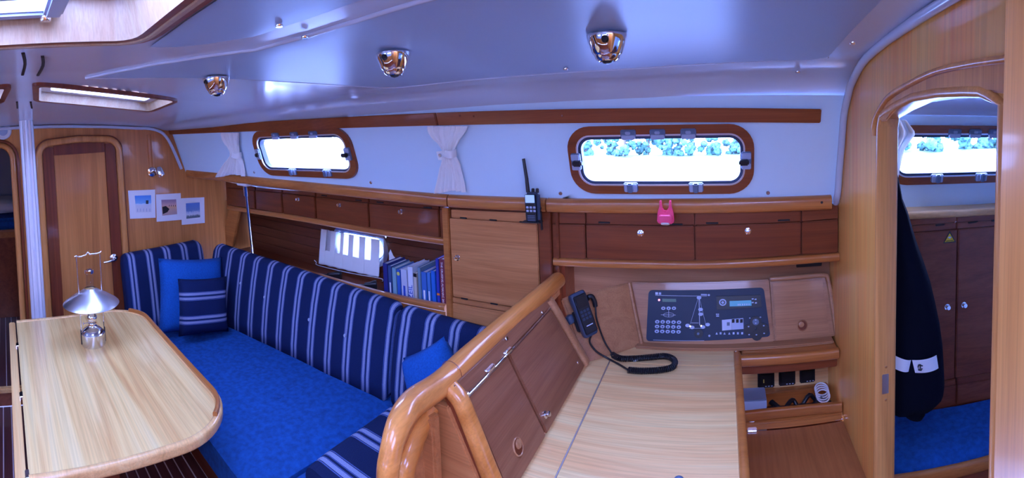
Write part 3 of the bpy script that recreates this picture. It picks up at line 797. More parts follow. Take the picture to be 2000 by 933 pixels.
slab_on('plank_backing', lambda X, z: back_s(X, z)+.006, PH[0]-.002, PH[1]+.002, .78, PH[2], .004, 'dark', shelf, r=0)
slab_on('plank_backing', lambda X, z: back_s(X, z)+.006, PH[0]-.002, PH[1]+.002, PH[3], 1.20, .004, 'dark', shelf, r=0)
SZ = .800
vs = []; n = 14
for i in range(n+1):
    X = lerp(-2.95, -1.08, i/n); vs += [(X, Yl(X)-.005, SZ), (X, Yl(X)+.21, SZ), (X, Yl(X)+.21, SZ-.018), (X, Yl(X)-.005, SZ-.018)]
fs = [(i*4+j, i*4+(j+1) % 4, (i+1)*4+(j+1) % 4, (i+1)*4+j) for i in range(n) for j in range(4)]
mesh('shelf_board', vs, fs, 'locker', shelf)
vs = []
for i in range(n+1):
    X = lerp(-2.95, -1.08, i/n); vs += [(X, Yl(X)+.0, 1.172), (X, Yl(X)+.21, 1.20)]
mesh('recess_top', vs, [(i*2, i*2+1, i*2+3, i*2+2) for i in range(n)], 'dark', shelf)
rl = [osurf(*q, lock_s, -.02) for q in ((436, 494), (510, 509), (600, 534), (745, 576), (868, 602))]
rl = smoothpath(rl, 5)
sweep('front_rail', [p+Vector((0, .016, -.004)) for p in rl], rr(.036, .030, .012, 4), 'trimw', shelf)
sweep('front_board', [p+Vector((0, .020, -.047)) for p in rl], rr(.026, .055, .006, 3), 'trimw', shelf)
q4 = [osurf(*q, lock_s, -.012) for q in ((447, 407), (467, 411), (454, 482), (432, 474))]
plate('end_strip', q4, (0, .02, 0), 'trimw', shelf, .003)

# porthole with its ring and little curtain
ph = thing('porthole', 'oval hull porthole with metal ring half hidden by the small white curtain', 'window', (-1.85, 1.8, .985))
fr = lambda a, b, d: Vector((a, back_s(a, b)-d, b))
cx, cz = (PH[0]+PH[1])/2, (PH[2]+PH[3])/2
lo = lambda d: [(cx+a, cz+b) for a, b in rr(PH[1]-PH[0]+2*d, PH[3]-PH[2]+2*d, (PH[3]-PH[2])/2+d-.001, 10)]
ring_plate('ring', fr, lo(.022), lo(-.012), .016, 'steel', ph, .006)
ring_plate('seal', fr, lo(-.004), lo(-.024), .010, 'gasket', ph, -.004)
l_ = lo(-.006); mesh('pane', [fr(a, b, -.006) for a, b in l_], [tuple(range(len(l_)))], 'glass', ph)
def pleated(name, tl, tr, br, bl, npl, amp, mat, parent=None, nrm=(0, -1, 0), wav=.3, n=60, m=10, gather=None):
    vs = []; fs = []; nv = Vector(nrm).normalized()
    for j in range(m+1):
        v = j/m
        for i in range(n+1):
            u = i/n; P = lerp(lerp(tl, tr, u), lerp(bl, br, u), v)
            a = amp*math.sin(u*npl*2*math.pi+wav*math.sin(v*5+u*9))
            vs.append(P+nv*(a+amp))
    for j in range(m):
        for i in range(n): a = j*(n+1)+i; fs.append((a, a+1, a+n+2, a+n+1))
    return mesh(name, vs, fs, mat, parent, True)
T4 = [osurf(*q, back_s, -.03) for q in ((628, 446), (742, 468), (740, 541), (623, 514))]
pc = pleated('porthole_curtain', *T4, 6, .004, 'sheer'); 
for a_, b_ in ((627, 637), (646, 655), (665, 671), (681, 690), (702, 713), (725, 741)):
    u0, u1 = (a_-627)/115, (b_-627)/115
    F4 = [osurf(lerp(628, 742, u), lerp(446, 468, u)+1, back_s, -.040) for u in (u0, u1)]+[osurf(lerp(623, 740, u), lerp(514, 541, u)-1, back_s, -.040) for u in (u1, u0)]
    plate('fold', F4, (0, .004, 0), 'curtain', pc, 0)
F4 = [osurf(lerp(624, 741, u), lerp(486, 512, u), back_s, -.038) for u in (0, 1)]+[osurf(lerp(623, 740, u), lerp(514, 541, u)-1, back_s, -.038) for u in (1, 0)]
plate('hem', F4, (0, .002, 0), 'curtain', pc, 0)
tag(pc, 'small pleated white curtain hung over the porthole behind the settee', 'curtain')
pw = osurf(618, 512, back_s, -.012); tube('curtain_wire', smoothpath([osurf(614, 508, back_s, -.012), pw, osurf(622, 518, back_s, -.02), osurf(680, 532, back_s, -.02), osurf(741, 543, back_s, -.02), osurf(747, 549, back_s, -.014)]), .0025, 'whitep', pc, 6)

# two black handles lying on the shelf
for (xa, ya, xb_, yb), lab in (((640, 541, 667, 541), 'black tapered handle lying on the shelf, left of the two'), ((712, 558, 736, 553), 'black tapered handle lying on the shelf next to the books')):
    A = osurf(xa, ya, lock_s, .05); B = osurf(xb_, yb, lock_s, .09); A.z = B.z = SZ+.026
    t = thing('winch_handle', lab, 'handle', (A.x, A.y, SZ), 'black handles on the shelf')
    sweep('grip', [lerp(A, B, u) for u in (0, .05, .4, .8, .95, 1)], rr(.036, .050, .014, 3), 'black', t, scl=[.55, .62, .72, 1, 1, .8])
    sweep('shank', [A+(A-B)*.8, A], rr(.022, .014, .004, 2), 'black', t)

# paper behind the books
P0 = osurf(763, 487, back_s, -.02); P1 = osurf(779, 513, back_s, -.02)
c = plate('folded_paper', [(P0.x-.002, P0.y, P0.z), (P0.x+.014, P0.y, P0.z-.03), (P1.x, P0.y, P1.z), (P1.x, P0.y, SZ+.003), (P0.x-.02, P0.y, SZ+.003), (P0.x-.014, P0.y, P0.z-.022)], (0, .003, 0), 'white', None, 0)
tag(c, 'white pointed paper sticking up behind the row of books', 'paper')

# books
def bmat(name, col): 
    if name not in M: M[name] = plain(name, col, .45, 0, .2)
    return name
books = [  # px left, right, row of spine top, colour, label, extra
    (747, 757, 514, (.02, .03, .22), 'dark navy hardback at the left end of the book row', None),
    (757, 765, 519, (.04, .09, .26), 'dark blue book with white spine mark, second from the left in the row', ('w', None)),
    (765, 774, 523, (.22, .42, .50), 'pale teal book, third from the left in the row', None),
    (774, 782, 526, (.03, .13, .52), 'mid blue book with yellow round mark on its spine', ('dot', None)),
    (782, 795, 526, (.55, .60, .74), 'thick pale blue-white book with blue spine mark', ('b', None)),
    (795, 806, 521, (.70, .76, .88), 'white book with bold blue capitals reading ZEIL', ('Z', 'ZEIL')),
    (807, 814, 533, (.62, .55, .46), 'short cream book with dark top band', ('band', None)),
    (815, 822, 522, (.16, .28, .38), 'grey teal book just right of the short cream one', None),
    (822, 833, 531, (.04, .16, .52), 'wider blue book with white spine title, right of the grey teal one', ('w', None)),
    (833, 841, 532, (.05, .20, .55), 'plain lighter blue book in the right half of the row', ('w', None)),
    (841, 850, 529, (.02, .16, .60), 'bright blue book beside the tall blue one', None),
    (850, 857, 505, (.03, .05, .40), 'tall narrow blue book with orange mark, beside the maroon almanac', ('or', None)),
    (857, 868, 506, (.22, .03, .05), 'tall maroon almanac with white spine lettering at the right end', ('w2', 'THE CRUISING ALMANAC 2012'))]
for x0, x1, yt, col, lab, ex in books:
    A = osurf(x0, yt, lock_s, .035); B = osurf(x1, yt, lock_s, .035)
    top = (A.z+B.z)/2; X0_, X1_ = A.x+.0012, B.x-.0012; ym = lock_s((X0_+X1_)/2, 0)+.035
    b = thing('book', lab, 'book', ((X0_+X1_)/2, ym, SZ), 'books on the saloon shelf')
    nm = bmat('cover_'+str(x0), col); dp = .135
    box('cover', (X0_, ym, SZ+.001), (X0_+.0025, ym+dp, top), nm, b, .0008, 1)
    box('cover', (X1_-.0025, ym, SZ+.001), (X1_, ym+dp, top), nm, b, .0008, 1)
    box('spine', (X0_, ym-.002, SZ+.001), (X1_, ym+.004, top), nm, b, .002)
    box('pages', (X0_+.0026, ym+.004, SZ+.004), (X1_-.0026, ym+dp-.004, top-.004), 'white', b, 0)
    w_ = X1_-X0_; xm = (X0_+X1_)/2
    if ex:
        kd, s = ex
        if kd == 'w2': text('spine_title', s, w_*.50, (xm, ym-.0028, top-.012), (0, 0, -1), (0, -1, 0), 'white', b)
        if kd in ('w', 'b'): box('spine_mark', (xm-w_*.16, ym-.0028, SZ+.03), (xm+w_*.16, ym-.002, SZ+.085), 'white' if kd == 'w' else bmat('ink_blue', (.02, .08, .5)), b, 0)
        if kd == 'Z': text('spine_title', s, w_*1.15, (xm, ym-.0028, SZ+.028), (0, 0, 1), (0, -1, 0), bmat('ink_blue', (.02, .08, .5)), b)
        if kd == 'dot': disc('spine_mark', (xm, ym-.002, top-.02), (0, -1, 0), w_*.4, .001, bmat('ink_yellow', (.75, .7, .15)), b)
        if kd == 'or': box('spine_mark', (X0_+.001, ym-.0028, SZ+.075), (X1_-.001, ym-.002, SZ+.085), bmat('ink_orange', (.9, .22, .02)), b, 0)
        if kd == 'band': box('spine_mark', (X0_+.0005, ym-.0028, top-.018), (X1_-.0005, ym-.0005, top-.001), 'black', b, 0)

# ---- square cabinet between bookshelf and chart table
def cab_s(X, z): return Yl(X)-.010
cab = thing('side_cabinet', 'tall light wood cabinet with flap door between the books and chart table', 'cabinet', (-.87, 1.6, .5))
slab_px('stile', cab_s, 868, 880, 406, 407, 660, 662, .024, 'trimw', cab)
slab_px('stile', cab_s, 1053, 1077, 412, 413, 600, 600, .022, 'locker', cab)
slab_px('top_strip', cab_s, 881, 1052, 409, 416, 424.5, 435.5, .016, 'cab', cab, r=.002)
dr = slab_px('door', cab_s, 881, 1052, 426, 437, 578, 606, .018, 'cab', cab, r=.003)
slab_px('middle_strip', cab_s, 881, 1052, 580, 608, 589, 617, .016, 'cab', cab, r=.002)
slab_px('lower_door', cab_s, 881, 1052, 591, 619, 668, 700, .018, 'cab', cab, r=.003)
slab_on('carcass', cab_s, -1.115, -.60, .45, 1.345, .008, 'dark', cab, .012, None, 0)
knob(dr, osurf(894, 503, cab_s, -.018), (0, -1, .1), .013)
for sx, sy in ((905, 425.5), (963, 429.5), (1022, 433.5), (907, 583), (965, 593)):
    P = osurf(sx, sy, cab_s, -.0165); box('latch_slot', (P.x-.016, P.y-.003, P.z-.003), (P.x+.016, P.y+.004, P.z+.003), 'slot', dr, .001, 1)
# side panel between cabinet and chart table recess
struct(plate('trim_11', [(-.625, 1.60, .75), (-.625, 1.80, .75), (-.625, 1.80, 1.33), (-.625, 1.60, 1.33)], (.012, 0, 0), 'locker', None, .002))

# ---- curtains tied at the wall
def tied_curtain(label, xL, xR, yT, waist, bot, lean):
    """px columns at top/waist/bottom: (left, right, row)"""
    rows = []
    keys = [(xL, xR, yT), waist, bot]; n = 48; m = 26; vs = []; fs = []
    for j in range(m+1):
        v = j/m
        if v < .45: s = v/.45; e = s*s*(3-2*s); l = lerp(keys[0][0], keys[1][0], e); r = lerp(keys[0][1], keys[1][1], e); y = lerp(keys[0][2], keys[1][2], s)
        else: s = (v-.45)/.55; e = s**.8; l = lerp(keys[1][0], keys[2][0], e); r = lerp(keys[1][1], keys[2][1], e); y = lerp(keys[1][2], keys[2][2], s)
        amp = .006+.010*abs(v-.45)
        for i in range(n+1):
            u = i/n; P = osurf(lerp(l, r, u), y+(2.5*math.sin(u*6+1) if j == m else 0), wall_s, -.018)
            a = amp*math.sin(u*7*2*math.pi+2*math.sin(v*6))+.004*math.sin(u*19+v*7)
            vs.append(P+Vector((0, -a-.002-(.012*math.sin(u*math.pi) if abs(v-.45) < .2 else .006), 0)))
    for j in range(m):
        for i in range(n): a = j*(n+1)+i; fs.append((a, a+1, a+n+2, a+n+1))
    t = thing('window_curtain', label, 'curtain', osurf(lerp(bot[0], bot[1], .5), bot[2], wall_s), 'tied cream curtains')
    mesh('cloth', vs, fs, 'curtain', t, True)
    L, R, yw = waist
    tie = [osurf(L-3, yw-2, wall_s, -.012), osurf(L+2, yw, wall_s, -.036), osurf((L+R)/2, yw+2, wall_s, -.050), osurf(R-2, yw, wall_s, -.036), osurf(R+2, yw-2, wall_s, -.010)]
    sweep('tie_band', smoothpath(tie, 5), rr(.004, .030, .0015, 2), 'curtain', t)
    return t
tc = tied_curtain('cream curtain tied in the middle, hanging between the two windows', 838, 916, 246, (867, 889, 300), (851, 911, 374), 0)
P = osurf(860, 303, wall_s, -.018)
tab = plate('tie_tab', [osurf(*q, wall_s, -.016) for q in ((852, 296), (868, 294), (868, 313), (856, 312))], (0, .003, 0), 'curtain', tc, 0)
disc('tie_stud', P, (0, -1, -.2), .008, .006, 'steel', tab, 12)
tied_curtain('cream curtain hanging left of the smaller window above the chrome pole', 436, 468, 259, (452, 470, 303), (424, 480, 343), 0)

# ---- chrome grab pole from ledge to settee back
gp = thing('grab_pole', 'thin chrome pole standing between window ledge and settee back', 'pole', osurf(495, 503, lock_s, -.06))
A = osurf(479.5, 362, ledge_s, .03); B = osurf(495, 508, lock_s, -.03)
tube('shaft', [A, lerp(A, B, .5), B], .0105, 'steel', gp, 12)
tube('collar', [A, lerp(A, B, .12)], .016, 'chrome', gp, 14)
box('top_plate', (A.x-.06, A.y-.03, A.z), (A.x+.06, A.y+.05, A.z+.014), 'whitep', gp, .005)

# ================================================================== SETTEE
def cushion(name, pts, Hs, lean, th, mat, parent=None, up=(0, 0, 1), puff=.012):
    """upright cushion swept along its bottom front edge; Hs height and lean (away from the cabin) at the ends"""
    pts = [Vector(p) for p in pts]; n = len(pts); vs = []; fs = []; uvs = []; L = 0
    def prof(H):
        fr_ = [(0, 0, .0), (puff*.8, H*.18, 0), (puff, H*.45, 0), (puff*.6, H*.72, 0)]
        o = [(a-lean*b/H, b) for a, b, _ in fr_]
        cx, cy, r = -lean*.93-.045, H-.045, .045
        o += [(cx+r*math.cos(t), cy+r*math.sin(t)) for t in (.1, .45, .8, 1.2, math.pi/2)]
        o += [(-lean-th+.03, H), (-lean-th+.008, H-.01), (-lean-th, H-.035), (-lean*.5-th, H*.5), (-th, 0)]
        return o
    ring = []
    ends = [(0, -.0, .0), (0, .012, .6), (0, .03, 1)]
    seq = []
    for i, p in enumerate(pts):
        a = pts[max(0, i-1)]; b = pts[min(n-1, i+1)]; t = (b-a).normalized()
        if i == 0: seq += [(p, t, .80, 0), (p+t*.006, t, .91, 0), (p+t*.018, t, .975, 0), (p+t*.035, t, 1, 0)]
        elif i == n-1: seq += [(p-t*.035, t, 1, 1), (p-t*.018, t, .975, 1), (p-t*.006, t, .91, 1), (p, t, .80, 1)]
        else: seq.append((p, t, 1, i/(n-1)))
    for q, (p, t, sc, u) in enumerate(seq):
        s = t.cross(Vector(up)).normalized(); H = lerp(Hs[0], Hs[1], u); pr = prof(H); cx = -lean*.5-th/2; cy = H/2; pl = 0
        if q: L += (p-seq[q-1][0]).length
        for k, (a, b) in enumerate(pr):
            a2, b2 = cx+(a-cx)*sc, cy+(b-cy)*sc; b2 = max(0, b2)
            if k: pl += math.dist(pr[k-1], pr[k])
            vs.append(p+s*a2+Vector((0, 0, b2))); uvs.append((L, pl))
    k = len(pr); m_ = len(seq)
    for i in range(m_-1):
        for j in range(k): fs.append((i*k+j, i*k+(j+1) % k, (i+1)*k+(j+1) % k, (i+1)*k+j))
    fs.append(tuple(range(k))); fs.append(tuple(range((m_-1)*k, m_*k)))
    o = mesh(name, vs, fs, mat, parent, True, uvs=uvs); return o
SEAT = .46
def Yb(X): return interp(X, [(-2.9, 1.19), (-2.55, 1.267), (-2.18, 1.333), (-1.85, 1.372), (-1.375, 1.408), (-.8, 1.435)])
st = thing('settee', 'dark wooden settee box with rounded front edge under the blue cushions', 'settee', (-1.8, 1.1, 0))
plate('front_panel', [(-2.93, .86, 0), (-.76, .86, 0), (-.76, .82, .33), (-2.93, .82, .33)], (0, .02, 0), 'darkx', st, .002)
plate('top_board', [(-2.93, .75, .345), (-.76, .75, .345), (-.76, 1.62, .345), (-2.93, 1.45, .345)], (0, 0, -.015), 'darkx', st, .002)
sweep('edge_trim', [(-2.93, .745, .345), (-.76, .745, .345)], rr(.026, .07, .012, 4), 'trimw', st)
def seatpad(name, X0, X1, label, zt=SEAT):
    t = thing(name, label, 'cushion', ((X0+X1)/2, 1.1, .346), 'blue seat cushions')
    bm = bmesh.new(); nx, ny = 30, 18; G = []
    for i in range(nx+1):
        X = lerp(X0, X1, i/nx); row = []
        for j in range(ny+1):
            Y = lerp(.722, Yb(X)+.10, j/ny)
            e = min(1, min(i, nx-i)/1.5, min(j, ny-j)/1.5)
            z = zt-.016*(1-e)+.004*noise.noise(Vector((X*6, Y*6, 1)))
            row.append(bm.verts.new((X, Y, z)))
        G.append(row)
    for i in range(nx):
        for j in range(ny): bm.faces.new((G[i][j], G[i+1][j], G[i+1][j+1], G[i][j+1]))
    edge = [G[i][0] for i in range(nx+1)]+[G[nx][j] for j in range(1, ny+1)]+[G[i][ny] for i in range(nx-1, -1, -1)]+[G[0][j] for j in range(ny-1, 0, -1)]
    low = [bm.verts.new((v.co.x, v.co.y-(.006 if v.co.y < .73 else 0), .348)) for v in edge]
    for i in range(len(edge)): j = (i+1) % len(edge); bm.faces.new((edge[i], edge[j], low[j], low[i]))
    bm.faces.new(low)
    bmo('cover', bm, 'denim', t, auto=60); return t
sp = seatpad('seat_cushion', -2.79, -1.322, 'long plain blue seat cushion of the settee beside the table')
for x, y in ((430, 689), (545, 775), (476, 772), (535, 722), (640, 800)):
    P = oz(x, y, SEAT); disc('tuft_button', P-Vector((0, 0, .003)), (0, 0, 1), .011, .005, 'denim', sp, 10)
seatpad('seat_cushion', -1.312, -.775, 'short blue seat cushion at the aft end under the striped cushion', .452)
n = 18
c = thing('back_cushion', 'long striped navy back cushion along the bookshelf', 'cushion', (-2, 1.35, SEAT), 'striped back cushions')
pts = [(lerp(-2.735, -1.347, i/n), Yb(lerp(-2.735, -1.347, i/n)), SEAT-.01) for i in range(n+1)]
cushion('cover', pts, (.475, .40), .085, .085, 'stripe', c)
for x, y in ((517, 580), (604, 624), (674, 655), (470, 553)):
    P = osurf(x, y, lambda X, z: Yb(X)+.085*(z-SEAT)/.43-.010); disc('tuft_button', P, (0, -1, .2), .008, .005, 'clipl', c, 10)
c = thing('back_cushion', 'shorter striped navy back cushion below the square cabinet', 'cushion', (-1, 1.42, SEAT), 'striped back cushions')
pts = [(lerp(-1.337, -.79, i/8), Yb(lerp(-1.337, -.79, i/8)), SEAT-.01) for i in range(9)]
cushion('cover', pts, (.395, .365), .085, .085, 'stripe', c)
c = thing('back_cushion', 'striped navy back cushion against the forward wooden bulkhead', 'cushion', (-2.8, 1, SEAT), 'striped back cushions')
pts = [(-2.765, lerp(.715, 1.275, i/8), SEAT-.01) for i in range(9)]
cushion('cover', pts, (.465, .485), .07, .11, 'stripe', c)
# fallen striped cushion at the aft end of the seat
c = thing('back_cushion', 'loose striped cushion lying flat at the aft end behind the curved rail', 'cushion', (-1, 1.1, SEAT))
pp = [(-.995, y, .523+(0)) for y in [.85+i*.53/10 for i in range(11)]]
sweep('cover', pp, rr(.425, .115, .045, 4), 'stripe_a', c, scl=[.95, .985]+[1]*7+[.985, .95], uv=True, ang=80)

# pillows
p = thing('throw_pillow', 'large plain blue pillow leaning in the forward settee corner', 'pillow', (-2.6, 1.08, SEAT))
pillow('cover', .43, .43, .13, 'denim2', p, basis((-2.60, 1.075, .685), (.05, 1, -.14), (-.28, .13, 1)))
p = thing('throw_pillow', 'small square pillow with horizontal white stripes in front of the plain one', 'pillow', (-2.46, 1.08, SEAT))
pillow('cover', .315, .315, .10, 'stripe_h', p, basis((-2.46, 1.085, .655), (.04, 1, -.13), (-.22, .02, 1)), uvo=-.036)
p = thing('throw_pillow', 'plain blue pillow standing on its corner behind the curved wooden rail', 'pillow', (-1.07, 1.33, .58))
pillow('cover', .27, .27, .12, 'denim2', p, basis((-1.03, 1.335, .675), (.80, -.05, .55), (-.50, .25, .80)))

# ================================================================== SALOON TABLE
TZ = .72
tb = thing('saloon_table', 'light ash saloon table with rounded outer corners and hinged drop leaf', 'table', (-1.9, .3, 0))
TP = [(-2.495, .016), (-1.305, .016), (-1.305, .70), (-2.495, .70)]
def tloop(d):
    a, b, c_, e = -2.495+d, -1.305-d, .016+(0), .70-d; r = .215-d; o = [(a, c_), (b, c_)]
    for i in range(13): t = math.pi/2*i/12; o.append((b-r+r*math.cos(t), e-r+r*math.sin(t)))
    for i in range(13): t = math.pi/2*(1+i/12); o.append((a+r+r*math.cos(t), e-r+r*math.sin(t)))
    return o
plate('top', [(x, y, TZ) for x, y in tloop(.026)], (0, 0, -.028), 'table', tb, 0)
k = tloop(.013)
sweep('edge_band', [(x, y, TZ-.012) for x, y in k[1:]+k[:1]], rr(.027, .036, .010, 4), 'tabed', tb)
fid = [(x, y, TZ+.012) for x, y in tloop(.016)[8:22]]
sweep('fiddle', fid, rr(.016, .018, .006, 3), 'trimw', tb)
lf = box('drop_leaf', (-2.49, -.024, .26), (-1.31, .009, TZ-.004), 'tabed', tb, .004)
for x in (-1.76, -1.335, -2.2): box('hinge', (x-.018, .006, TZ-.012), (x+.018, .020, TZ+.0015), 'chrome', tb, .002)
pd = ox(234, 915, -1.62)
box('pedestal', (-2.2, .04, .0), (-1.62, pd.y, TZ-.03), 'darkx', tb, .008)
box('bearer', (-2.25, .05, TZ-.05), (-1.5, .12, TZ-.028), 'darkx', tb, .004)
P = ox(369, 868, -1.52); plate('bracket', [(-1.52, .45, TZ-.03), (-1.52, .62, TZ-.03), (-1.52, .60, TZ-.075), (-1.52, .52, TZ-.05)], (.012, 0, 0), 'black', tb, .002)

# ---- oil lamp
L0 = oz(183, 672, TZ); L0.z = TZ+.0005
lp = thing('oil_lamp', 'chrome table oil lamp with wide reflector shade and wire handle', 'lamp', L0)
lathe('base', [(0, 0), (.054, 0), (.056, .004), (.056, .056), (.053, .060), (.030, .064), (0, .064)], 'steel', lp, L0, n=36)
lathe('tank_shoulder', [(.050, .060), (.046, .068), (.034, .078), (.024, .084), (.020, .092), (.020, .100), (0, .100)], 'chrome', lp, L0)
bn = lathe('burner', [(0, .098), (.014, .098), (.016, .104), (.022, .112), (.024, .122), (.022, .132), (.015, .142), (.012, .148), (0, .148)], 'chrome', lp, L0)
tube('wick_knob', [L0+Vector((0, 0, .104)), L0+Vector((.006, -.042, .104))], .002, 'steel', bn, 6)
disc('wick_wheel', L0+Vector((.006, -.042, .104)), (0, -1, 0), .006, .003, 'steel', bn, 10)
M['shade'] = plain('polished_shade', (.90, .90, .92), .30, 1)
M['lampglass'] = pane_mat('lamp_glass', (.93, .95, 1), .10)
lathe('chimney', [(.018, .13), (.026, .155), (.028, .17), (.024, .195), (.0185, .225), (.0175, .26), (.0175, .338)], 'lampglass', lp, L0)
lathe('chimney_cap', [(.019, .330), (.021, .332), (.021, .346), (.019, .348), (.012, .349)], 'chrome', lp, L0)
lathe('shade', [(.026, .262), (.034, .256), (.085, .226), (.125, .199), (.132, .192), (.130, .190), (.083, .222), (.034, .252), (.026, .258)], 'shade', lp, L0, n=48, auto=25)
for s in (-1, 1):
    tube('side_rod', [L0+Vector((0, s*.054, .01)), L0+Vector((0, s*.054, .10)), L0+Vector((0, s*.055, .22)), L0+Vector((0, s*.056, .415))], .0028, 'steel', lp, 8)
    box('rod_clip', (L0.x-.006, L0.y+s*.056-.002, L0.z+.008), (L0.x+.006, L0.y+s*.056+.002, L0.z+.075), 'black', lp, .001)
hw = [L0+Vector((0, y, .415+h)) for y, h in ((-.064, 0), (-.056, .002), (-.04, -.003), (-.02, .0), (-.008, .004), (0, .014), (.008, .004), (.02, .004), (.04, .003), (.056, .006), (.064, .012))]
tube('wire_handle', smoothpath(hw, 4), .0032, 'chrome', lp, 8)

# ================================================================== BULKHEAD FITTINGS
rp = ox(300, 335, XF+.002)
rl_ = thing('reading_light', 'small chrome reading light on the forward bulkhead above the postcards', 'lamp', rp)
lathe('wall_rose', [(0, 0), (.032, 0), (.032, .008), (.02, .014), (0, .014)], 'chrome', rl_, rp+Vector((0, -.012, 0)), (1, 0, 0))
lathe('spot_head', [(0, 0), (.020, 0), (.026, .012), (.027, .05), (.024, .062), (.018, .066), (0, .060)], 'chrome', rl_, rp+Vector((.045, .018, .028)), (.35, .25, -1))
tube('neck', [rp+Vector((.01, -.008, 0)), rp+Vector((.045, .014, 0))], .008, 'chrome', rl_)
cp = ox(296, 262, XF+.006)
box('cable_cover', (XF, rp.y-.030, rp.z+.02), (XF+.009, rp.y-.012, cp.z), 'bulk', rl_, .002); box('cable_cover', (XF, rp.y-.006, rp.z+.02), (XF+.007, rp.y+.006, cp.z), 'bulk', rl_, .002)

def print_mat(name, cols, rot=0, nz=0):
    mt, t, b = nt(name); setp(b, None, .45)
    tc = t.nodes.new('ShaderNodeTexCoord'); sp_ = t.nodes.new('ShaderNodeSeparateXYZ'); t.links.new(tc.outputs['UV'], sp_.inputs[0])
    n_ = t.nodes.new('ShaderNodeTexNoise'); n_.inputs['Scale'].default_value = 9; n_.inputs['Detail'].default_value = 5; t.links.new(tc.outputs['UV'], n_.inputs['Vector'])
    ma = t.nodes.new('ShaderNodeMath'); ma.operation = 'MULTIPLY_ADD'; ma.inputs[1].default_value = nz
    t.links.new(n_.outputs[0], ma.inputs[0]); t.links.new(sp_.outputs[1], ma.inputs[2])
    r = t.nodes.new('ShaderNodeValToRGB'); e = r.color_ramp.elements
    e[0].position = cols[0][0]; e[0].color = (*cols[0][1], 1); e[1].position = cols[-1][0]; e[1].color = (*cols[-1][1], 1)
    for p_, c_ in cols[1:-1]: k_ = e.new(p_); k_.color = (*c_, 1)
    t.links.new(ma.outputs[0], r.inputs[0]); t.links.new(r.outputs[0], b.inputs['Base Color']); return mt
M['print1'] = print_mat('beach_print', [(.0, (.75, .74, .78)), (.48, (.70, .72, .80)), (.56, (.60, .75, .9)), (.60, (.22, .52, .85)), (1, (.08, .30, .80))], 0, .12)
M['print2'] = print_mat('sunset_print', [(.0, (.50, .34, .34)), (.35, (.60, .38, .30)), (.60, (.75, .42, .22)), (.72, (.70, .40, .36)), (1, (.35, .22, .30))], 0, .15)
M['print3'] = print_mat('wave_print', [(.0, (.10, .13, .12)), (.28, (.14, .20, .24)), (.40, (.70, .74, .8)), (.52, (.55, .62, .75)), (.66, (.16, .28, .55)), (1, (.12, .25, .60))], 0, .3)
cards = [(((250, 372), (303, 370), (304, 425), (254, 427)), ((263, 382), (295, 381), (296, 414), (266, 415)), 'print1', 'postcard of a beach hut under blue sky, leftmost on the bulkhead'),
         (((304.5, 379.5), (353, 377), (355, 429), (306, 433)), ((315, 390), (344, 389), (346, 418), (317, 421)), 'print2', 'postcard of a sunset shore with dark rock, middle of the three'),
         (((353.5, 387), (399, 385), (400, 435), (355, 439)), ((363, 397), (390, 395), (391, 424), (364, 427)), 'print3', 'postcard of breaking waves, rightmost on the bulkhead')]
for i, (cq, iq, mt, lab) in enumerate(cards):
    t = thing('postcard', lab, 'postcard', ox(*cq[3], XF+.004), 'postcards on the bulkhead')
    x_ = XF+.004+.0015*(i % 2)
    plate('card', [ox(*q, x_) for q in cq], (-.001, 0, 0), 'white', t, 0)
    mesh('print', [ox(*q, x_+.0006) for q in iq], [(3, 2, 1, 0)], mt, t, uvs=[(0, 1), (1, 1), (1, 0), (0, 0)])
    if i == 0:
        plate('hut', [ox(*q, x_+.001) for q in ((285, 391), (290, 391), (290, 398), (285, 398))], (.0003, 0, 0), 'black', t, 0)
        for k in range(5): plate('fence_post', [ox(*q, x_+.001) for q in ((268+k*6, 407), (269+k*6, 407), (269+k*6, 413), (268+k*6, 413))], (.0003, 0, 0), 'clipl', t, 0)
    if i == 1: plate('rock', [ox(*q, x_+.001) for q in ((317, 404), (324, 402), (331, 408), (327, 414), (318, 418))], (.0003, 0, 0), 'slot', t, 0)
    if i == 1:
        for k in range(4): plate('figure', [ox(*q, x_+.001) for q in ((330+k*4, 400), (331+k*4, 400), (331+k*4, 403), (330+k*4, 403))], (.0003, 0, 0), 'slot', t, 0)

# round speaker at the far left of the bulkhead
rs = ox(6, 256, XF+.003)
t = thing('round_speaker', 'round pale grille on the bulkhead above the left doorway', 'speaker', rs)
lathe('rim', [(.030, 0), (.055, 0), (.055, .008), (.048, .014), (.040, .010), (.030, .010)], 'whitep', t, rs, (1, 0, 0)); disc('cone', rs, (1, 0, 0), .04, .006, 'vinyl', t)

# ---- ceiling spotlights
for i, (q, Y_, lab) in enumerate((((422, 150), .72, 'chrome ceiling spotlight nearest the forward bulkhead, smallest of three'), ((768, 101), .92, 'chrome ceiling spotlight above the tied middle curtain'), ((1185, 66), 1.0, 'chrome ceiling spotlight above the large window, largest of three'))):
    P = oceil(*q, -.008); t = thing('ceiling_spotlight', lab, 'lamp', P, 'ceiling spotlights')
    ax_ = (0, .0, -1)
    lathe('housing', [(0, 0), (.040, 0), (.0445, .003), (.045, .008), (.040, .022), (.033, .042), (.027, .048), (.024, .050)], 'chrome', t, P, ax_, 32)
    lathe('reflector', [(.029, .046), (.026, .054), (.020, .059), (.017, .056), (.014, .050)], 'chrome', t, P, ax_, 24)
    lathe('lens', [(0, .066), (.010, .063), (.016, .056), (.018, .050)], 'black', t, P, ax_, 20)
    disc('switch', P+Vector((.006, -.038, -.018)), (.1, -1, .3), .008, .008, 'black', t, 12)

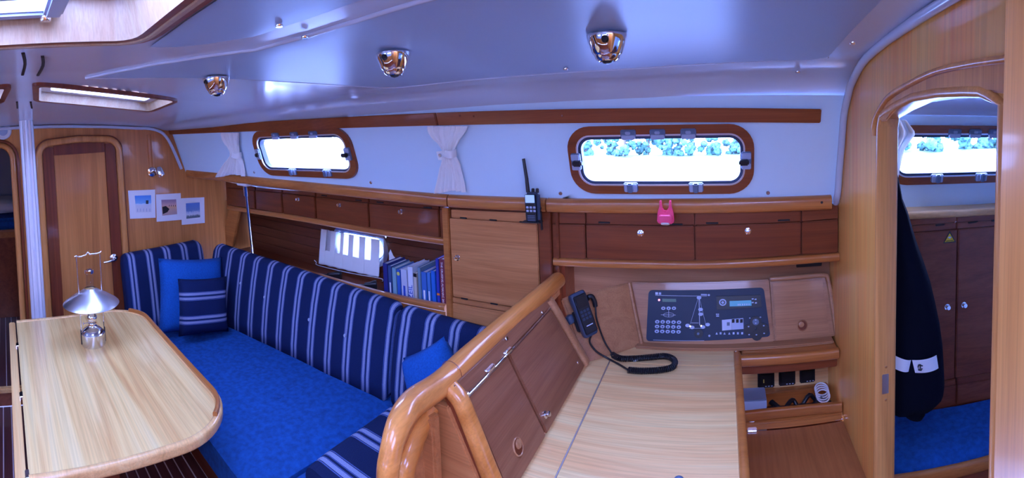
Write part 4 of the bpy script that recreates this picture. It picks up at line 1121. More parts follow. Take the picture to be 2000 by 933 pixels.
# ================================================================== CHART TABLE CORNER
CZ = .78
dv = thing('settee_divider', 'wooden divider with thick curved grab rail and two slanted flaps beside the chart table', 'divider', (-.65, 1.0, 0))
box('back_panel', (-.672, .70, 0), (-.656, 1.60, 1.03), 'cab', dv, .003)
box('back_panel_top', (-.660, .86, .985), (-.615, 1.60, 1.01), 'cab', dv, .003)
def tw(q, X): return ox(*q, X)
rail = [Vector((-.622, 1.60, 1.043)), Vector((-.628, 1.43, 1.043)), Vector((-.640, 1.2, 1.043)), Vector((-.642, .98, 1.043)), Vector((-.640, .86, 1.040))]+[tw(q, X) for q, X in (((810, 784), -.628), ((786, 814), -.610), ((771, 850), -.598), ((762, 890), -.592), ((757, 933), -.590))]
rail.append(rail[-1]+Vector((.0, -.004, -.12))); rail.append(Vector((rail[-1].x, rail[-1].y, .0)))
rs_ = smoothpath(rail, 5)
sweep('grab_rail', rs_, rr(.058, .056, .024, 4), 'raily', dv, up=(-.25, -.35, .9), scl=[1 if i < 24 else max(.74, 1-(i-24)*.02) for i in range(len(rs_))])
sec = [tw(q, X) for q, X in (((842, 794), -.655), ((832, 815), -.655), ((818, 846), -.65), ((803, 886), -.645), ((791, 933), -.64))]
sec.append(sec[-1]+Vector((0, -.004, -.12))); sec.append(Vector((sec[-1].x, sec[-1].y, 0)))
sweep('inner_post', smoothpath(sec, 5), rr(.036, .040, .016, 3), 'raily', dv, up=(-.25, -.35, .9))
# joint line in the rail
jp = Vector((-.641, .905, 1.042)); lathe('rail_joint', [(.0305, -.0012), (.0315, 0), (.0305, .0012)], 'dark', dv, jp, (0, 1, 0), 20)
plate('end_panel', [(-.655, .84, 0), (-.52, .84, 0), (-.50, .84, .78), (-.612, .84, 1.0), (-.655, .84, 1.0)], (0, .02, 0), 'cab', dv, .003)
plate('end_stile', [(-.670, .80, 0), (-.625, .80, 0), (-.625, .80, .99), (-.670, .80, .99)], (0, .03, 0), 'cab', dv, .006)
TOPX, BOTX, TOPZ, BOTZ = -.597, -.497, 1.003, .785
inn_n = Vector((TOPZ-BOTZ, 0, BOTX-TOPX)).normalized()
def IP(Y, s, off=0): return Vector((lerp(TOPX, BOTX, s), Y, lerp(TOPZ, BOTZ, s)))+inn_n*off
def ipx(x, y, off=0): return opl(x, y, IP(1, 0, off), inn_n)
plate('slope_backing', [IP(.85, -.10), IP(1.49, -.10), IP(1.51, 1.0), IP(.85, 1.0)], inn_n*-.02, 'dark', dv, 0)
plate('top_strip', [IP(.875, -.02, .012), IP(1.44, -.02, .012), IP(1.44, -.17, .008), IP(.875, -.17, .008)], inn_n*-.012, 'incl', dv, .002)
sweep('edge_post', smoothpath([IP(.862, -.15, -.004), IP(.862, -.05, .010), IP(.862, .1, .014), IP(.862, .6, .014), IP(.862, 1.0, .012), Vector((BOTX+.014, .862, .70)), Vector((BOTX+.014, .862, 0))], 4), rr(.042, .036, .015, 4), 'raily', dv, up=(.8, 0, .5))
f1 = plate('flap_door', [IP(.888, .0, .014), IP(1.098, .0, .014), IP(1.118, 1.0, .014), IP(.895, 1.0, .014)], inn_n*-.014, 'incl', dv, .004)
f2_ = plate('flap_door', [IP(1.106, .0, .014), IP(1.425, .0, .014), IP(1.478, 1.0, .014), IP(1.126, 1.0, .014)], inn_n*-.014, 'incl', dv, .004)
sweep('end_frame', [IP(1.445, -.1, .006), IP(1.45, 0, .010), IP(1.475, .5, .010), IP(1.50, 1.0, .008)], rr(.036, .030, .012, 3), 'fascia', dv, up=inn_n)
for x, y in ((905, 776), (957, 720), (992, 686)):
    P = ipx(x, y, .016); box('hinge', (P.x-.006, P.y-.020, P.z-.005), (P.x+.006, P.y+.020, P.z+.005), 'chrome', dv, .002)
tube('hinge_rod', [IP(.89, -.01, .015), IP(1.42, -.01, .015)], .0028, 'chrome', dv, 8)
for x, y in ((887, 757), (988, 661), (1058, 610), (1127, 708)):
    P = ipx(x, y, .010); disc('screw', P, inn_n, .006, .005, 'chrome', dv, 12)
P = ipx(1064, 810, .014); knob(f2_, P, inn_n, .010, 'lock')
def pull(parent, P, nrm, r, fm='fascia'):
    lathe('pull_ring', [(r*.84, 0), (r, 0), (r, .0025), (r*.92, .004), (r*.84, .0025)], fm, parent, P, nrm, 28)
    lathe('pull_cup', [(0, .001), (r*.84, .001), (r*.84, .0016), (0, .0016)], 'dark', parent, P, nrm, 24)
    q = Vector((0, 0, 1)).rotation_difference(Vector(nrm))
    lathe('pull_finger', [(0, .0016), (r*.55, .0016), (r*.5, .005), (0, .007)], fm, parent, P+q @ Vector((-r*.2, r*.2, 0)), nrm, 16)
pull(f1, ipx(1011, 872, .014), inn_n, .021)

ct = thing('chart_table', 'light wood chart table top with dark raised edge and hinged lid', 'table', (-.2, 1.3, 0))
plate('side_strip', [(-.497, .86, CZ), (-.4155, .86, CZ), (-.4155, 1.53, CZ), (-.36, 1.69, CZ), (-.40, 1.69, CZ), (-.497, 1.51, CZ)], (0, 0, -.02), 'chart', ct, .001)
r_ = .16; lidp = [(-.4115, .90)]+[(.030-r_+r_*math.sin(t), .90+r_-r_*math.cos(t)) for t in [math.pi/2*i/8 for i in range(9)]]+[(.030, 1.552), (-.4115, 1.552)]
plate('lid', [(x, y, CZ) for x, y in lidp], (0, 0, -.02), 'chart', ct, .001)
plate('back_strip', [(-.4115, 1.5545, CZ), (.030, 1.5545, CZ), (.030, 1.70, CZ), (-.36, 1.70, CZ)], (0, 0, -.02), 'chart', ct, .001)
box('hinge_line', (-.4152, .86, CZ-.012), (-.4118, 1.55, CZ+.0012), 'alu', ct, 0)
ep = [(-.30, .888, CZ-.008), (-.13, .888, CZ-.008)]+[(.042-.17+.17*math.sin(t), .888+.17-.17*math.cos(t), CZ-.008) for t in [math.pi/2*i/8 for i in range(1, 9)]]+[(.042, 1.3, CZ-.008), (.042, 1.62, CZ-.008)]
sweep('edge_rail', ep, rr(.026, .044, .010, 3), 'trimw', ct)
plate('side_panel', [(.036, 1.08, .10), (.036, 1.75, .10), (.036, 1.75, CZ-.03), (.036, 1.08, CZ-.03)], (-.02, 0, 0), 'trimw', ct, .002)
plate('front_panel', [(-.49, .93, .45), (-.12, .93, .45), (-.12, .93, CZ-.03), (-.49, .93, CZ-.03)], (0, .02, 0), 'cab', ct, .002)
P = oz(1326, 936, CZ+.012); t = lathe('pencil_cap', [(0, 0), (.012, 0), (.013, .004), (.012, .012), (.007, .016), (0, .017)], 'clip', None, (P.x, P.y, CZ+.0005)); tag(t, 'small dark blue round cap on the near edge of the chart table', 'cap')

# ---- fascia with instruments
B0 = Vector((0, 1.68, .787)); V_ = Vector((0, .06, .22)).normalized(); NF = Vector((1, 0, 0)).cross(V_)
def FPt(x, y, off=0): return opl(x, y, B0+NF*off, NF)
fa = thing('instrument_fascia', 'slanted wooden fascia behind the chart table framing the blue switch panel', 'panel', (0, 1.68, CZ))
plate('centre_board', [FPt(*q, .002) for q in ((1232, 551), (1502, 545), (1512, 668), (1256, 673))], NF*-.02, 'fascia', fa, .004)
plate('right_board', [FPt(*q, .0) for q in ((1503, 540), (1618, 534), (1640, 655), (1512, 668))], NF*-.02, 'fascia', fa, .004)
cvr = plate('cover', [FPt(*q, .010) for q in ((1507, 551), (1606, 543), (1621, 652), (1515, 666))], NF*-.012, 'fascia', fa, .004)
sweep('cover_edge', smoothpath([FPt(*q, .006) for q in ((1504, 545), (1560, 540.5), (1606, 537), (1617, 545), (1625, 590), (1634, 651))], 4), rr(.018, .018, .007, 3), 'fascia', fa, up=NF)
pull(cvr, FPt(1567, 635, .010), NF, .021)
box('bottom_ledge', (-.34, 1.645, CZ), (.41, 1.70, CZ+.012), 'fascia', fa, .004)
# recess back wall above the fascia
struct(plate('wall_recess', [(-.63, 1.765, .74), (.42, 1.765, .74), (.42, 1.765, 1.32), (-.63, 1.765, 1.32)], (0, .01, 0), 'recess', None, 0))
P = oy(1580, 516, 1.764); sl = box('vent_slot', (P.x-.052, P.y-.004, P.z-.009), (P.x+.052, P.y, P.z+.009), 'slot', None, .002); sl['label'] = 'black ventilation slot under the right overhead locker'; sl['category'] = 'vent'
# corner board carrying the radio handset
BL = Vector((-.497, 1.512, .785)); BR = FPt(1254, 673, .004); TR = FPt(1229, 551, .004)
NC = (BR-BL).cross(TR-BL).normalized()
if NC.y > 0: NC = -NC
def CP(x, y, off=0): return opl(x, y, BL+NC*off, NC)
cb_ = thing('corner_board', 'angled corner board holding the radio handset left of the switch panel', 'panel', BL)
plate('board', [CP(*q) for q in ((1098, 584), (1112, 578), (1229, 551), (1254, 673), (1142, 712))], NC*-.02, 'fascia', cb_, .005)
sweep('edge_bead', [CP(1229, 552, .004), CP(1240, 610, .004), CP(1253, 672, .004)], rr(.012, .014, .005, 3), 'fascia', cb_, up=NC)

# blue switch panel
M['pnl'] = plain('panel_blue', (.006, .022, .060), .5, 0, 0)
M['key'] = plain('key_white', (.42, .50, .72), .4)
M['line'] = plain('print_white', (.55, .62, .80), .5)
M['lcd'] = plain('lcd_green', (.10, .20, .15), .3)
M['led'] = plain('led_red', (.8, .1, .2), .3, emit=(1, .25, .4), estr=2.5)
M['ledw'] = plain('led_amber', (.9, .8, .4), .3, emit=(1, .85, .6), estr=2.0)
M['disp'] = plain('radio_display', (.05, .2, .35), .3, emit=(.1, .45, .8), estr=.25)
sw = thing('switch_panel', 'dark blue electrical switch panel with keypad and car radio', 'panel', FPt(1380, 660, .004))
PO = .005
def fpc(cx_, cy_, off=None): return FPt(1250+cx_/7.178, 550+cy_/7.178, PO if off is None else off)
brd = poly_round([(120, 120), (1735, 82), (1830, 770), (85, 835)], 60, 5)
plate('board', [fpc(*q, .007) for q in brd], NF*-.006, 'pnl', sw, .001)
PO = .0075
def dec(name, pts, mat, h=.001, parent=None): return plate(name, [fpc(*q) for q in pts], NF*h, mat, parent or sw, 0)
def ell(name, cx_, cy_, a, b, mat, h=.002, n=16, parent=None): return dec(name, [(cx_+a*math.cos(2*math.pi*i/n), cy_+b*math.sin(2*math.pi*i/n)) for i in range(n)], mat, h, parent)
def bar(name, x0, y0, x1, y1, w_, mat, h=.0008):
    d = Vector((x1-x0, y1-y0)).normalized(); nx, ny = -d.y*w_/2, d.x*w_/2
    return dec(name, [(x0+nx, y0+ny), (x1+nx, y1+ny), (x1-nx, y1-ny), (x0-nx, y0-ny)], mat, h)
for r_i in range(3):
    for c_i in range(5):
        ell('key', 243+c_i*76-r_i*3, 558+r_i*67+c_i*2, 31, 24, 'key', .003); ell('key_icon', 243+c_i*76-r_i*3, 560+r_i*67+c_i*2, 12, 9, 'pnl', .0036, 8)
for c_i in range(3): ell('round_key', 328+c_i*74, 370, 30, 23, 'key', .003); ell('key_icon', 328+c_i*74, 371, 10, 9, 'pnl', .0036, 8)
# boat outline symbol
def outline(name, pts, wd, mat, closed=True):
    P3 = [fpc(*q) for q in pts]; return sweep(name, P3, rr(wd, .0012, .0004, 1), mat, sw, up=NF, loop=closed)
outline('hull_symbol', [(402+75*math.cos(2*math.pi*i/24), 464+30*math.sin(2*math.pi*i/24)) for i in range(24)], .0012, 'line')
bar('symbol_line', 293, 462, 502, 466, 5, 'line'); bar('symbol_line', 402, 400, 402, 495, 5, 'line')
dec('display', [(312, 236), (505, 240), (507, 282), (314, 280)], 'lcd', .001)
ell('status_led', 268, 255, 14, 14, 'led', .002)
bar('rule', 215, 189, 940, 199, 5, 'line')
for a, b, c_, d in ((216, 146, 296, 180),): dec('maker_mark', [(a, b), (a+38, b+1), (a+36, d), (a, d-1)], 'line'); dec('maker_mark', [(a+50, b+2), (c_, b+3), (c_, d), (a+48, d)], 'key')
dec('type_mark', [(855, 170), (940, 172), (940, 190), (855, 188)], 'key'); ell('type_dot', 965, 186, 16, 14, 'key', .001)
# rig drawing: mast, shrouds, hull
bar('rig_line', 828, 235, 836, 610, 8, 'line'); bar('rig_line', 812, 240, 705, 590, 4, 'key'); bar('rig_line', 835, 240, 920, 590, 4, 'key')
bar('rig_line', 718, 576, 822, 577, 6, 'line'); bar('rig_line', 690, 652, 905, 652, 4, 'line')
for q in ((828, 222), (849, 387), (851, 453), (669, 611), (731, 638), (882, 633), (948, 598)): ell('light_key', *q, 33, 24, 'key', .003)
ell('lit_key', 705, 622, 12, 10, 'ledw', .0035, 8); ell('lit_key', 858, 616, 12, 10, 'ledw', .0035, 8)
kb = ell('dial', 822, 722, 62, 62, 'black', .006, 24); ell('dial_cap', 817, 722, 18, 18, 'clip', .009, 12, kb)
for i in range(4): dec('edge_glint', [(185+i, 813), (900, 822), (900, 826), (185, 817)], 'line') if i == 0 else None
ell('power_mark', 972, 757, 15, 15, 'key', .001)
# car radio
ra = dec('radio', [(1072, 200), (1690, 183), (1705, 352), (1075, 390)], 'black', .006)
PO = .0138
ell('radio_dial', 1160, 288, 52, 48, 'key', .002, 20, ra); ell('radio_dial_gap', 1160, 288, 34, 31, 'black', .0026, 16, ra); ell('radio_button', 1160, 288, 20, 19, 'key', .004, 14, ra)
dec('radio_display', [(1255, 270), (1560, 258), (1565, 335), (1257, 345)], 'disp', .0004, ra)
for i, x_ in enumerate((1370, 1395, 1430, 1460, 1490, 1520)): dec('display_digit', [(x_, 310-i), (x_+16, 309-i), (x_+16, 332-i), (x_, 333-i)], 'key', .001, ra)
for a, b in ((1580, 240), (1620, 245), (1580, 290), (1625, 295)): dec('radio_button', [(a-14, b-8), (a+14, b-10), (a+14, b+8), (a-14, b+10)], 'key', .0015, ra)
PO = .0075
for q in ((1075, 455), (1098, 455), (1078, 480), (1098, 480)): dec('socket_mark', [(q[0]-10, q[1]-8), (q[0]+10, q[1]-8), (q[0]+10, q[1]+8), (q[0]-10, q[1]+8)], 'key')
lb = dec('switch_label', [(1148, 535), (1280, 522), (1284, 672), (1152, 684)], 'line', .001); lb2 = dec('switch_label', [(1282, 521), (1448, 508), (1452, 660), (1286, 672)], 'key', .001)
PO = .009
dec('rocker', [(1218, 568), (1258, 566), (1258, 612), (1218, 614)], 'clip', .003, lb)
for x_ in (1306, 1365, 1422): dec('rocker', [(x_-18, 525), (x_+18, 522), (x_+18, 570), (x_-18, 574)], 'slot', .003, lb2)
PO = .0075
for x_ in (1075, 1130, 1185, 1252, 1312, 1372, 1432): dec('warning_icon', [(x_, 705), (x_+16, 738), (x_-16, 738)] if x_ in (1075, 1185, 1252) else [(x_-13, 706), (x_+13, 706), (x_+13, 736), (x_-13, 736)], 'key')
for i, (cx_, cy_, r2) in enumerate(((1622, 562, 82), (1535, 672, 82), (1720, 665, 90), (1635, 745, 75))):
    s_ = ell('socket', cx_, cy_, r2, r2, 'black', .006+.0004*i, 24)
PO = .014
for q in ((1622, 535), (1622, 580), (1522, 628), (1735, 615), (1530, 740), (1740, 722), (1632, 742), (1540, 508), (1688, 496)): ell('socket_mark', *q, 13, 9, 'key', .001, 8)
ell('socket_ring', 1622, 562, 46, 46, 'clip', .0006, 20)
PO = .0075

# ---- VHF handset on the corner board
HU = (CP(1153, 610)-CP(1115, 616)).normalized(); hc = CP(1135, 612, .012); HV = (CP(1120, 570, .012)-CP(1149, 652, .012)); hl = HV.length; HV = HV.normalized()
hm = basis(hc, HV.cross(NC) if HV.cross(NC).x > 0 else NC.cross(HV), HV)
if hm.col[2].to_3d().dot(NC) < 0: hm = basis(hc, -hm.col[0].to_3d(), HV)
vh = thing('radio_handset', 'dark blue corded radio handset clipped to the corner board', 'radio', hc)
sweep('body', [hm @ Vector((0, t_*hl, .018+.004*math.sin((t_+.5)*3))) for t_ in (-.5, -.47, -.40, -.2, .0, .15, .30, .42, .48, .5)], rr(.062, .036, .012, 4), M['hset'], vh, up=NC, scl=[.80, .90, .95, .96, .96, .98, 1.04, 1.04, .96, .80])
box('face', (-.025, -hl*.44, .036), (.025, hl*.44, .0415), 'black', vh, .006, mtx=hm)
box('screen', (-.019, hl*.15, .041), (.019, hl*.40, .0425), 'slot', vh, .002, mtx=hm)
for i in range(3):
    for j in range(3): box('key', (-.018+i*.013, -hl*.13+j*.013, .041), (-.008+i*.013, -hl*.13+.009+j*.013, .0435), 'hset', vh, .001, mtx=hm)
box('maker_bar', (-.012, -hl*.27, .0412), (.014, -hl*.25, .0422), 'line', vh, 0, mtx=hm)
ell_ = sweep('side_button', [hm @ Vector((-.052, y, .012)) for y in (-.016, -.012, .0, .012, .016)], circ(.016, 12), 'hset', vh, up=NC, scl=[.5, .85, 1, .85, .5])
box('cradle', (-.035, -hl*.36, -.010), (.035, hl*.1, .002), 'black', vh, .004, mtx=hm)
# cable: plug, thin leads and the coiled part on the table
pg_ = CP(1150, 582, .006); vc = thing('handset_cable', 'black coiled cable of the radio handset lying on the chart table', 'cable', oz(1250, 700, CZ))
tube('plug', smoothpath([CP(1147, 584, .0), CP(1149, 580, .018), CP(1156, 579, .022), CP(1161, 588, .018), CP(1163, 598, .014)], 4), .009, 'black', vc, 10)
e1 = oz(1196, 692, CZ+.014); tube('lead', smoothpath([CP(1163, 598, .012), CP(1166, 625, .010), CP(1180, 665, .008), CP(1192, 685, .010), e1], 6), .0032, 'black', vc, 8)
e2 = oz(1226, 722, CZ+.014); tube('lead', smoothpath([hm @ Vector((.004, -hl*.5, .018)), CP(1152, 668, .012), CP(1165, 686, .008), oz(1188, 700, CZ+.006), oz(1212, 713, CZ+.005), e2], 6), .0036, 'black', vc, 8)
core = smoothpath([e1, oz(1215, 700, CZ+.011), oz(1262, 698, CZ+.011), oz(1298, 695, CZ+.011), oz(1317, 703, CZ+.011), oz(1314, 716, CZ+.011), oz(1290, 722, CZ+.011), oz(1255, 724, CZ+.011), e2], 8)
# helix along the core
Ls = [0]
for a, b in zip(core, core[1:]): Ls.append(Ls[-1]+(b-a).length)
def along(s):
    for i in range(len(core)-1):
        if s <= Ls[i+1] or i == len(core)-2:
            t_ = (s-Ls[i])/(Ls[i+1]-Ls[i]); return lerp(core[i], core[i+1], t_), (core[i+1]-core[i]).normalized()
turns = int(Ls[-1]/.0062); N_ = turns*8; hx = []
for i in range(N_+1):
    P, T_ = along(Ls[-1]*i/N_); s_ = T_.cross(Vector((0, 0, 1))).normalized(); u_ = s_.cross(T_); a = 2*math.pi*i/8
    hx.append(P+s_*math.cos(a)*.0085+u_*math.sin(a)*.0085)
tube('coil', hx, .0030, 'black', vc, 5, up=(.3, .2, .9))

# ---- worktop lip, niche with sockets, locker lid at the right
wt = thing('side_counter', 'narrow wooden counter with rounded lip right of the chart table', 'counter', (.23, 1.62, CZ))
box('top', (.058, 1.60, CZ-.022), (.415, 1.70, CZ+.002), 'trimw', wt, .004)
sweep('lip', [(.045, 1.602, CZ-.012), (.415, 1.602, CZ-.012)], rr(.030, .040, .013, 4), 'trimw', wt)
box('apron', (.045, 1.615, CZ-.072), (.415, 1.632, CZ-.034), 'locker', wt, .003)
ni = thing('open_niche', 'open wooden niche under the counter holding sockets and cables', 'niche', (.23, 1.7, .4))
box('back', (.045, 1.79, .36), (.425, 1.80, CZ), 'chart', ni, 0)
box('bottom', (.045, 1.56, .47), (.42, 1.80, .485), 'dark', ni, 0)
box('ledge', (.045, 1.755, .485), (.415, 1.79, .545), 'trimw', ni, .004)
box('roof', (.045, 1.62, CZ-.034), (.42, 1.80, CZ-.028), 'dark', ni, 0)
for q in ((1496, 740, .034), (1537, 735.5, .034), (1576.5, 731, .032)):
    P = oy(q[0], q[1], 1.789); t = thing('socket_outlet', ['leftmost', 'middle', 'rightmost'][[1496, 1537, 1576.5].index(q[0])]+' of three black socket plates in the niche', 'socket', P, 'socket plates in the niche')
    box('plate', (P.x-q[2], P.y-.008, P.z-q[2]), (P.x+q[2], P.y, P.z+q[2]), 'black', t, .004)
    box('cover_flap', (P.x-q[2]*.75, P.y-.012, P.z-q[2]*.5), (P.x+q[2]*.75, P.y-.008, P.z+q[2]*.75), 'slot', t, .002)
    for k in range(3): box('mark', (P.x-.004+k*.012, P.y-.0095, P.z-q[2]*.78), (P.x+.002+k*.012, P.y-.008, P.z-q[2]*.70), 'line', t, 0)
    if q[0] == 1496: box('indicator', (P.x-.012, P.y-.0135, P.z-.008), (P.x-.008, P.y-.012, P.z+.006), bmat('ink_yellow', (.75, .7, .15)), t, 0)
bx_ = oy(1468, 783, 1.66); gb = box('grey_box', (.062, 1.61, .487), (.148, 1.69, .612), M['clipl'], None, .003); gb.data.materials.clear(); M['greyblue'] = plain('grey_blue_card', (.20, .25, .36), .7); gb.data.materials.append(M['greyblue']); tag(gb, 'blue grey box standing in the niche under the counter', 'box')
random.seed(4)
cl = thing('cable_bundle', 'tangle of black cables lying in the niche', 'cable', (.28, 1.66, .487))
for k in range(5):
    pts = [Vector((lerp(.17, .39, i/6)+random.uniform(-.01, .01), 1.65+random.uniform(-.03, .04), .525+random.uniform(.0, .045))) for i in range(7)]
    tube('cable', smoothpath(pts, 5), .008, 'black', cl, 8)
cw = thing('white_cable', 'coil of white cable at the right end of the niche', 'cable', (.38, 1.66, .57))
for k in range(4): tube('loop', [Vector((.370+.026*math.cos(a), 1.66+.010*k+.024*math.sin(a), .572+.010*math.sin(a)+.003*k)) for a in [2*math.pi*i/16 for i in range(16)]], .003, 'white', cw, 6, loop=True)
fb = thing('bench_locker', 'wooden bench locker lid with chrome hinges below the niche', 'locker', (.23, 1.3, 0))
sweep('front_rail', smoothpath([(.045, 1.552, .592), (.15, 1.562, .592), (.30, 1.562, .592), (.415, 1.552, .592)], 4), rr(.020, .036, .007, 3), 'trimw', fb)
box('hinge_board', (.045, 1.540, .548), (.415, 1.562, .574), 'trimw', fb, .004)
plate('lid', [(.05, .90, .545), (.4185, .90, .545), (.4185, 1.538, .549), (.05, 1.538, .549)], (0, 0, -.02), 'lidw', fb, .003)
box('box_front', (.05, .92, 0), (.412, .94, .525), 'cab', fb, .002)
for x, y in ((1469, 838), (1637, 816)):
    P = oz(x, y, .552); h_ = box('hinge', (P.x-.016, P.y-.012, .549), (P.x+.016, P.y+.006, .555), 'chrome', fb, .002)
    tube('hinge_pin', [(P.x-.016, P.y+.006, .556), (P.x+.016, P.y+.006, .556)], .004, 'chrome', h_, 8)
    box('hinge_leaf', (P.x-.011, P.y+.006, .553), (P.x+.011, P.y+.010, .575), 'chrome', h_, .002)

# ---- handheld radio leaning on the ledge
hr = osurf(1041, 404, ledge_s, -.03)
r0 = thing('handheld_radio', 'dark blue handheld radio with long black antenna on the ledge', 'radio', (hr.x, hr.y, osurf(1041, 432, ledge_s, -.03).z))
mt_ = basis(hr, (1, .0, .03), (.02, -.0, 1)); s_ = (osurf(1041, 375, ledge_s, -.03)-osurf(1041, 433, ledge_s, -.03)).length
box('body', (-.029, -s_/2, -.016), (.029, s_/2, .016), 'hset', r0, .010, 3, mtx=mt_)
box('bezel', (-.024, -.052, .012), (.022, s_/2-.006, .0185), 'black', r0, .004, mtx=mt_)
M['rscreen'] = plain('radio_screen', (.45, .62, .85), .3, emit=(.35, .55, .95), estr=.35)
box('screen', (-.021, s_*.17, .018), (.016, s_*.43, .0198), 'rscreen', r0, .001, mtx=mt_)
for i in range(3):
    for j in range(2): box('key', (-.019+i*.014, -.002-j*.013, .018), (-.009+i*.014, .006-j*.013, .0205), 'clipl', r0, .001, mtx=mt_)
for j in range(4): box('grille_bar', (-.016, -.030-j*.006, .0165), (.014, -.028-j*.006, .0192), 'clip', r0, 0, mtx=mt_)
for j in range(2): box('side_key', (.028, -.01-j*.014, -.006), (.032, 0-j*.014, .006), 'black', r0, .001, mtx=mt_)
an = [mt_ @ Vector((-.016, s_/2, 0)), mt_ @ Vector((-.018, s_/2+.05, 0)), mt_ @ Vector((-.026, s_/2+.125, 0))]
tube('antenna', an, .0065, 'black', r0, 12, scl=[1.15, 1, .85])
for x in (.004, .021): lathe('knob', [(0, 0), (.0065, 0), (.006, .014), (.004, .016), (0, .016)], 'black', r0, mt_ @ Vector((x, s_/2-.002, 0)), (.03, 0, 1), 12)
box('belt_strap', (.027, -s_/2-.03, -.006), (.033, -.02, .006), 'black', r0, .002, mtx=mt_)
box('holder', (-.045, -s_/2-.003, -.018), (.03, -s_/2+.002, .012), 'black', r0, .001, mtx=mt_)

# ---- pink silicone lamp strapped on the ledge
pk = osurf(1301, 418, ledge_s, -.02)
pl_ = thing('clip_lamp', 'bright pink silicone clip lamp hooked over the ledge below the window', 'lamp', (pk.x, pk.y, pk.z-.03))
out_ = [(-.030, -.024), (-.027, .010), (-.021, .030), (-.020, .052), (-.014, .053), (-.013, .034), (-.010, .020), (0, .013), (.010, .020), (.013, .034), (.014, .053), (.020, .052), (.021, .030), (.027, .010), (.030, -.024), (.020, -.030), (-.020, -.030)]
plate('body', [pk+Vector((a, -.022, b)) for a, b in out_], (0, .020, 0), 'pinkr', pl_, .004, 2)
sweep('face', [pk+Vector((0, y, -.012)) for y in (-.020, -.030, -.034)], rr(.050, .032, .012, 3), 'pinkr', pl_, scl=[1, 1, .8])
lathe('lens', [(0, .006), (.014, .005), (.017, 0)], 'whitep', pl_, pk+Vector((0, -.026, -.026)), (0, -.4, -1), 16)

# ================================================================== AFT CABIN
def al_s(X, z): return 1.62-.20*(X-.75)
def aw_s(X, z): return 1.70-.20*(X-.75)-.25*(z-1.25)
def oaft(x, y, off=0): return osurf(x, y, al_s, off)
AW = (osurf(1732, 300, aw_s).x, osurf(2014, 296, aw_s).x, osurf(1883, 357, aw_s).z, osurf(1883, 245, aw_s).z)
wall_with_windows('wall_aft_cabin', aw_s, .455, 2.2, 1.10, 1.66, [AW], 'wallw')
window('window_3', AW, aw_s, 'wood-framed portlight in the aft cabin seen through the doorway', (.412, .55, .683), (.335, .64), 'r')
vs = []; fs = []; nx = 16
prof_ = [(0, 1.655), (-.012, 1.672), (-.03, 1.68), (-.06, 1.70), (-.14, 1.745), (-.30, 1.80), (-.7, 1.86), (-1.35, 1.90)]
for i in range(nx+1):
    X = lerp(.455, 2.2, i/nx)
    for a, z in prof_: vs.append((X, aw_s(X, 1.66)+a, z))
k = len(prof_)
for i in range(nx):
    for j in range(k-1): fs.append((i*k+j, i*k+j+1, (i+1)*k+j+1, (i+1)*k+j))
struct(mesh('ceiling_aft_cabin', vs, fs, 'gel', None, True))
struct(box('ceiling_light_block', (.44, .32, 1.955), (2.25, 1.95, 1.975), 'gel', None, 0))  # unseen slab added over the cabin to block light leaks
struct(mesh('wall_stern', [(2.2, -.2, 0), (2.2, 1.9, 0), (2.2, 1.9, 1.95), (2.2, -.2, 1.95)], [(0, 1, 2, 3)], 'wallw'))
struct(mesh('wall_aft_cabin_inner', [(.80, .31, 0), (2.2, .31, 0), (2.2, .31, 1.95), (.80, .31, 1.95)], [(0, 1, 2, 3)], 'wallw'))  # unseen wall, put in so that only the window lights this cabin
struct(mesh('floor_aft_cabin', [(.455, -.2, .1), (2.2, -.2, .1), (2.2, 1.9, .1), (.455, 1.9, .1)], [(0, 1, 2, 3)], 'dark'))
# locker front with doors
af = thing('aft_locker', 'tall dark wooden lockers with shelf top along the aft cabin side', 'locker', (1.0, 1.6, .47))
def arow(x, tab): return interp(x, tab)
R1 = [(1740, 428), (1776, 426), (1870, 418), (1948, 412), (2040, 404)]
R2 = [(1740, 442), (1776, 440), (1870, 434), (1948, 429), (2040, 423)]
R3 = [(1740, 457), (1776, 454), (1870, 447), (1948, 440), (2040, 432)]
R4 = [(1740, 762), (1839, 744), (1861, 740), (1932, 727), (2040, 706)]
R5 = [(1740, 777), (1817, 761), (1932, 739), (2040, 718)]
R6 = [(1740, 825), (1817, 800), (1932, 776), (2040, 754)]
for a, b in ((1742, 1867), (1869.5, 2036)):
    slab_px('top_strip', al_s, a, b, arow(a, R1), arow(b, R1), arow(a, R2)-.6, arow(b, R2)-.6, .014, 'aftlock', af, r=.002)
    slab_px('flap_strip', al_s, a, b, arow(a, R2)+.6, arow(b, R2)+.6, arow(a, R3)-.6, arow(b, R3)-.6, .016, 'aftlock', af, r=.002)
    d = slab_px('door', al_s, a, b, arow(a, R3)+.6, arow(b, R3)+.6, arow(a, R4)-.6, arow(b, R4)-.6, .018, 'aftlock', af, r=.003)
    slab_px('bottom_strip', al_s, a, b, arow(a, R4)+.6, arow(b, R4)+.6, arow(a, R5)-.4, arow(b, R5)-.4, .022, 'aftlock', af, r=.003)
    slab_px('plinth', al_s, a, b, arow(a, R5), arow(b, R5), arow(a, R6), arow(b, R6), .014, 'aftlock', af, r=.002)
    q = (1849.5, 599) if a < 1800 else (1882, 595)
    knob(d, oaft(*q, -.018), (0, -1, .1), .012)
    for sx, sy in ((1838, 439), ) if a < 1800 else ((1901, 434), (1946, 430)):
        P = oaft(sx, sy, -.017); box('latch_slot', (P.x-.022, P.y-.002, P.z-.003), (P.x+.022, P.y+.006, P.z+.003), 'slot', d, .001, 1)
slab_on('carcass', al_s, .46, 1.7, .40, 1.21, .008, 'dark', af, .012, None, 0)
vs = []; n = 10
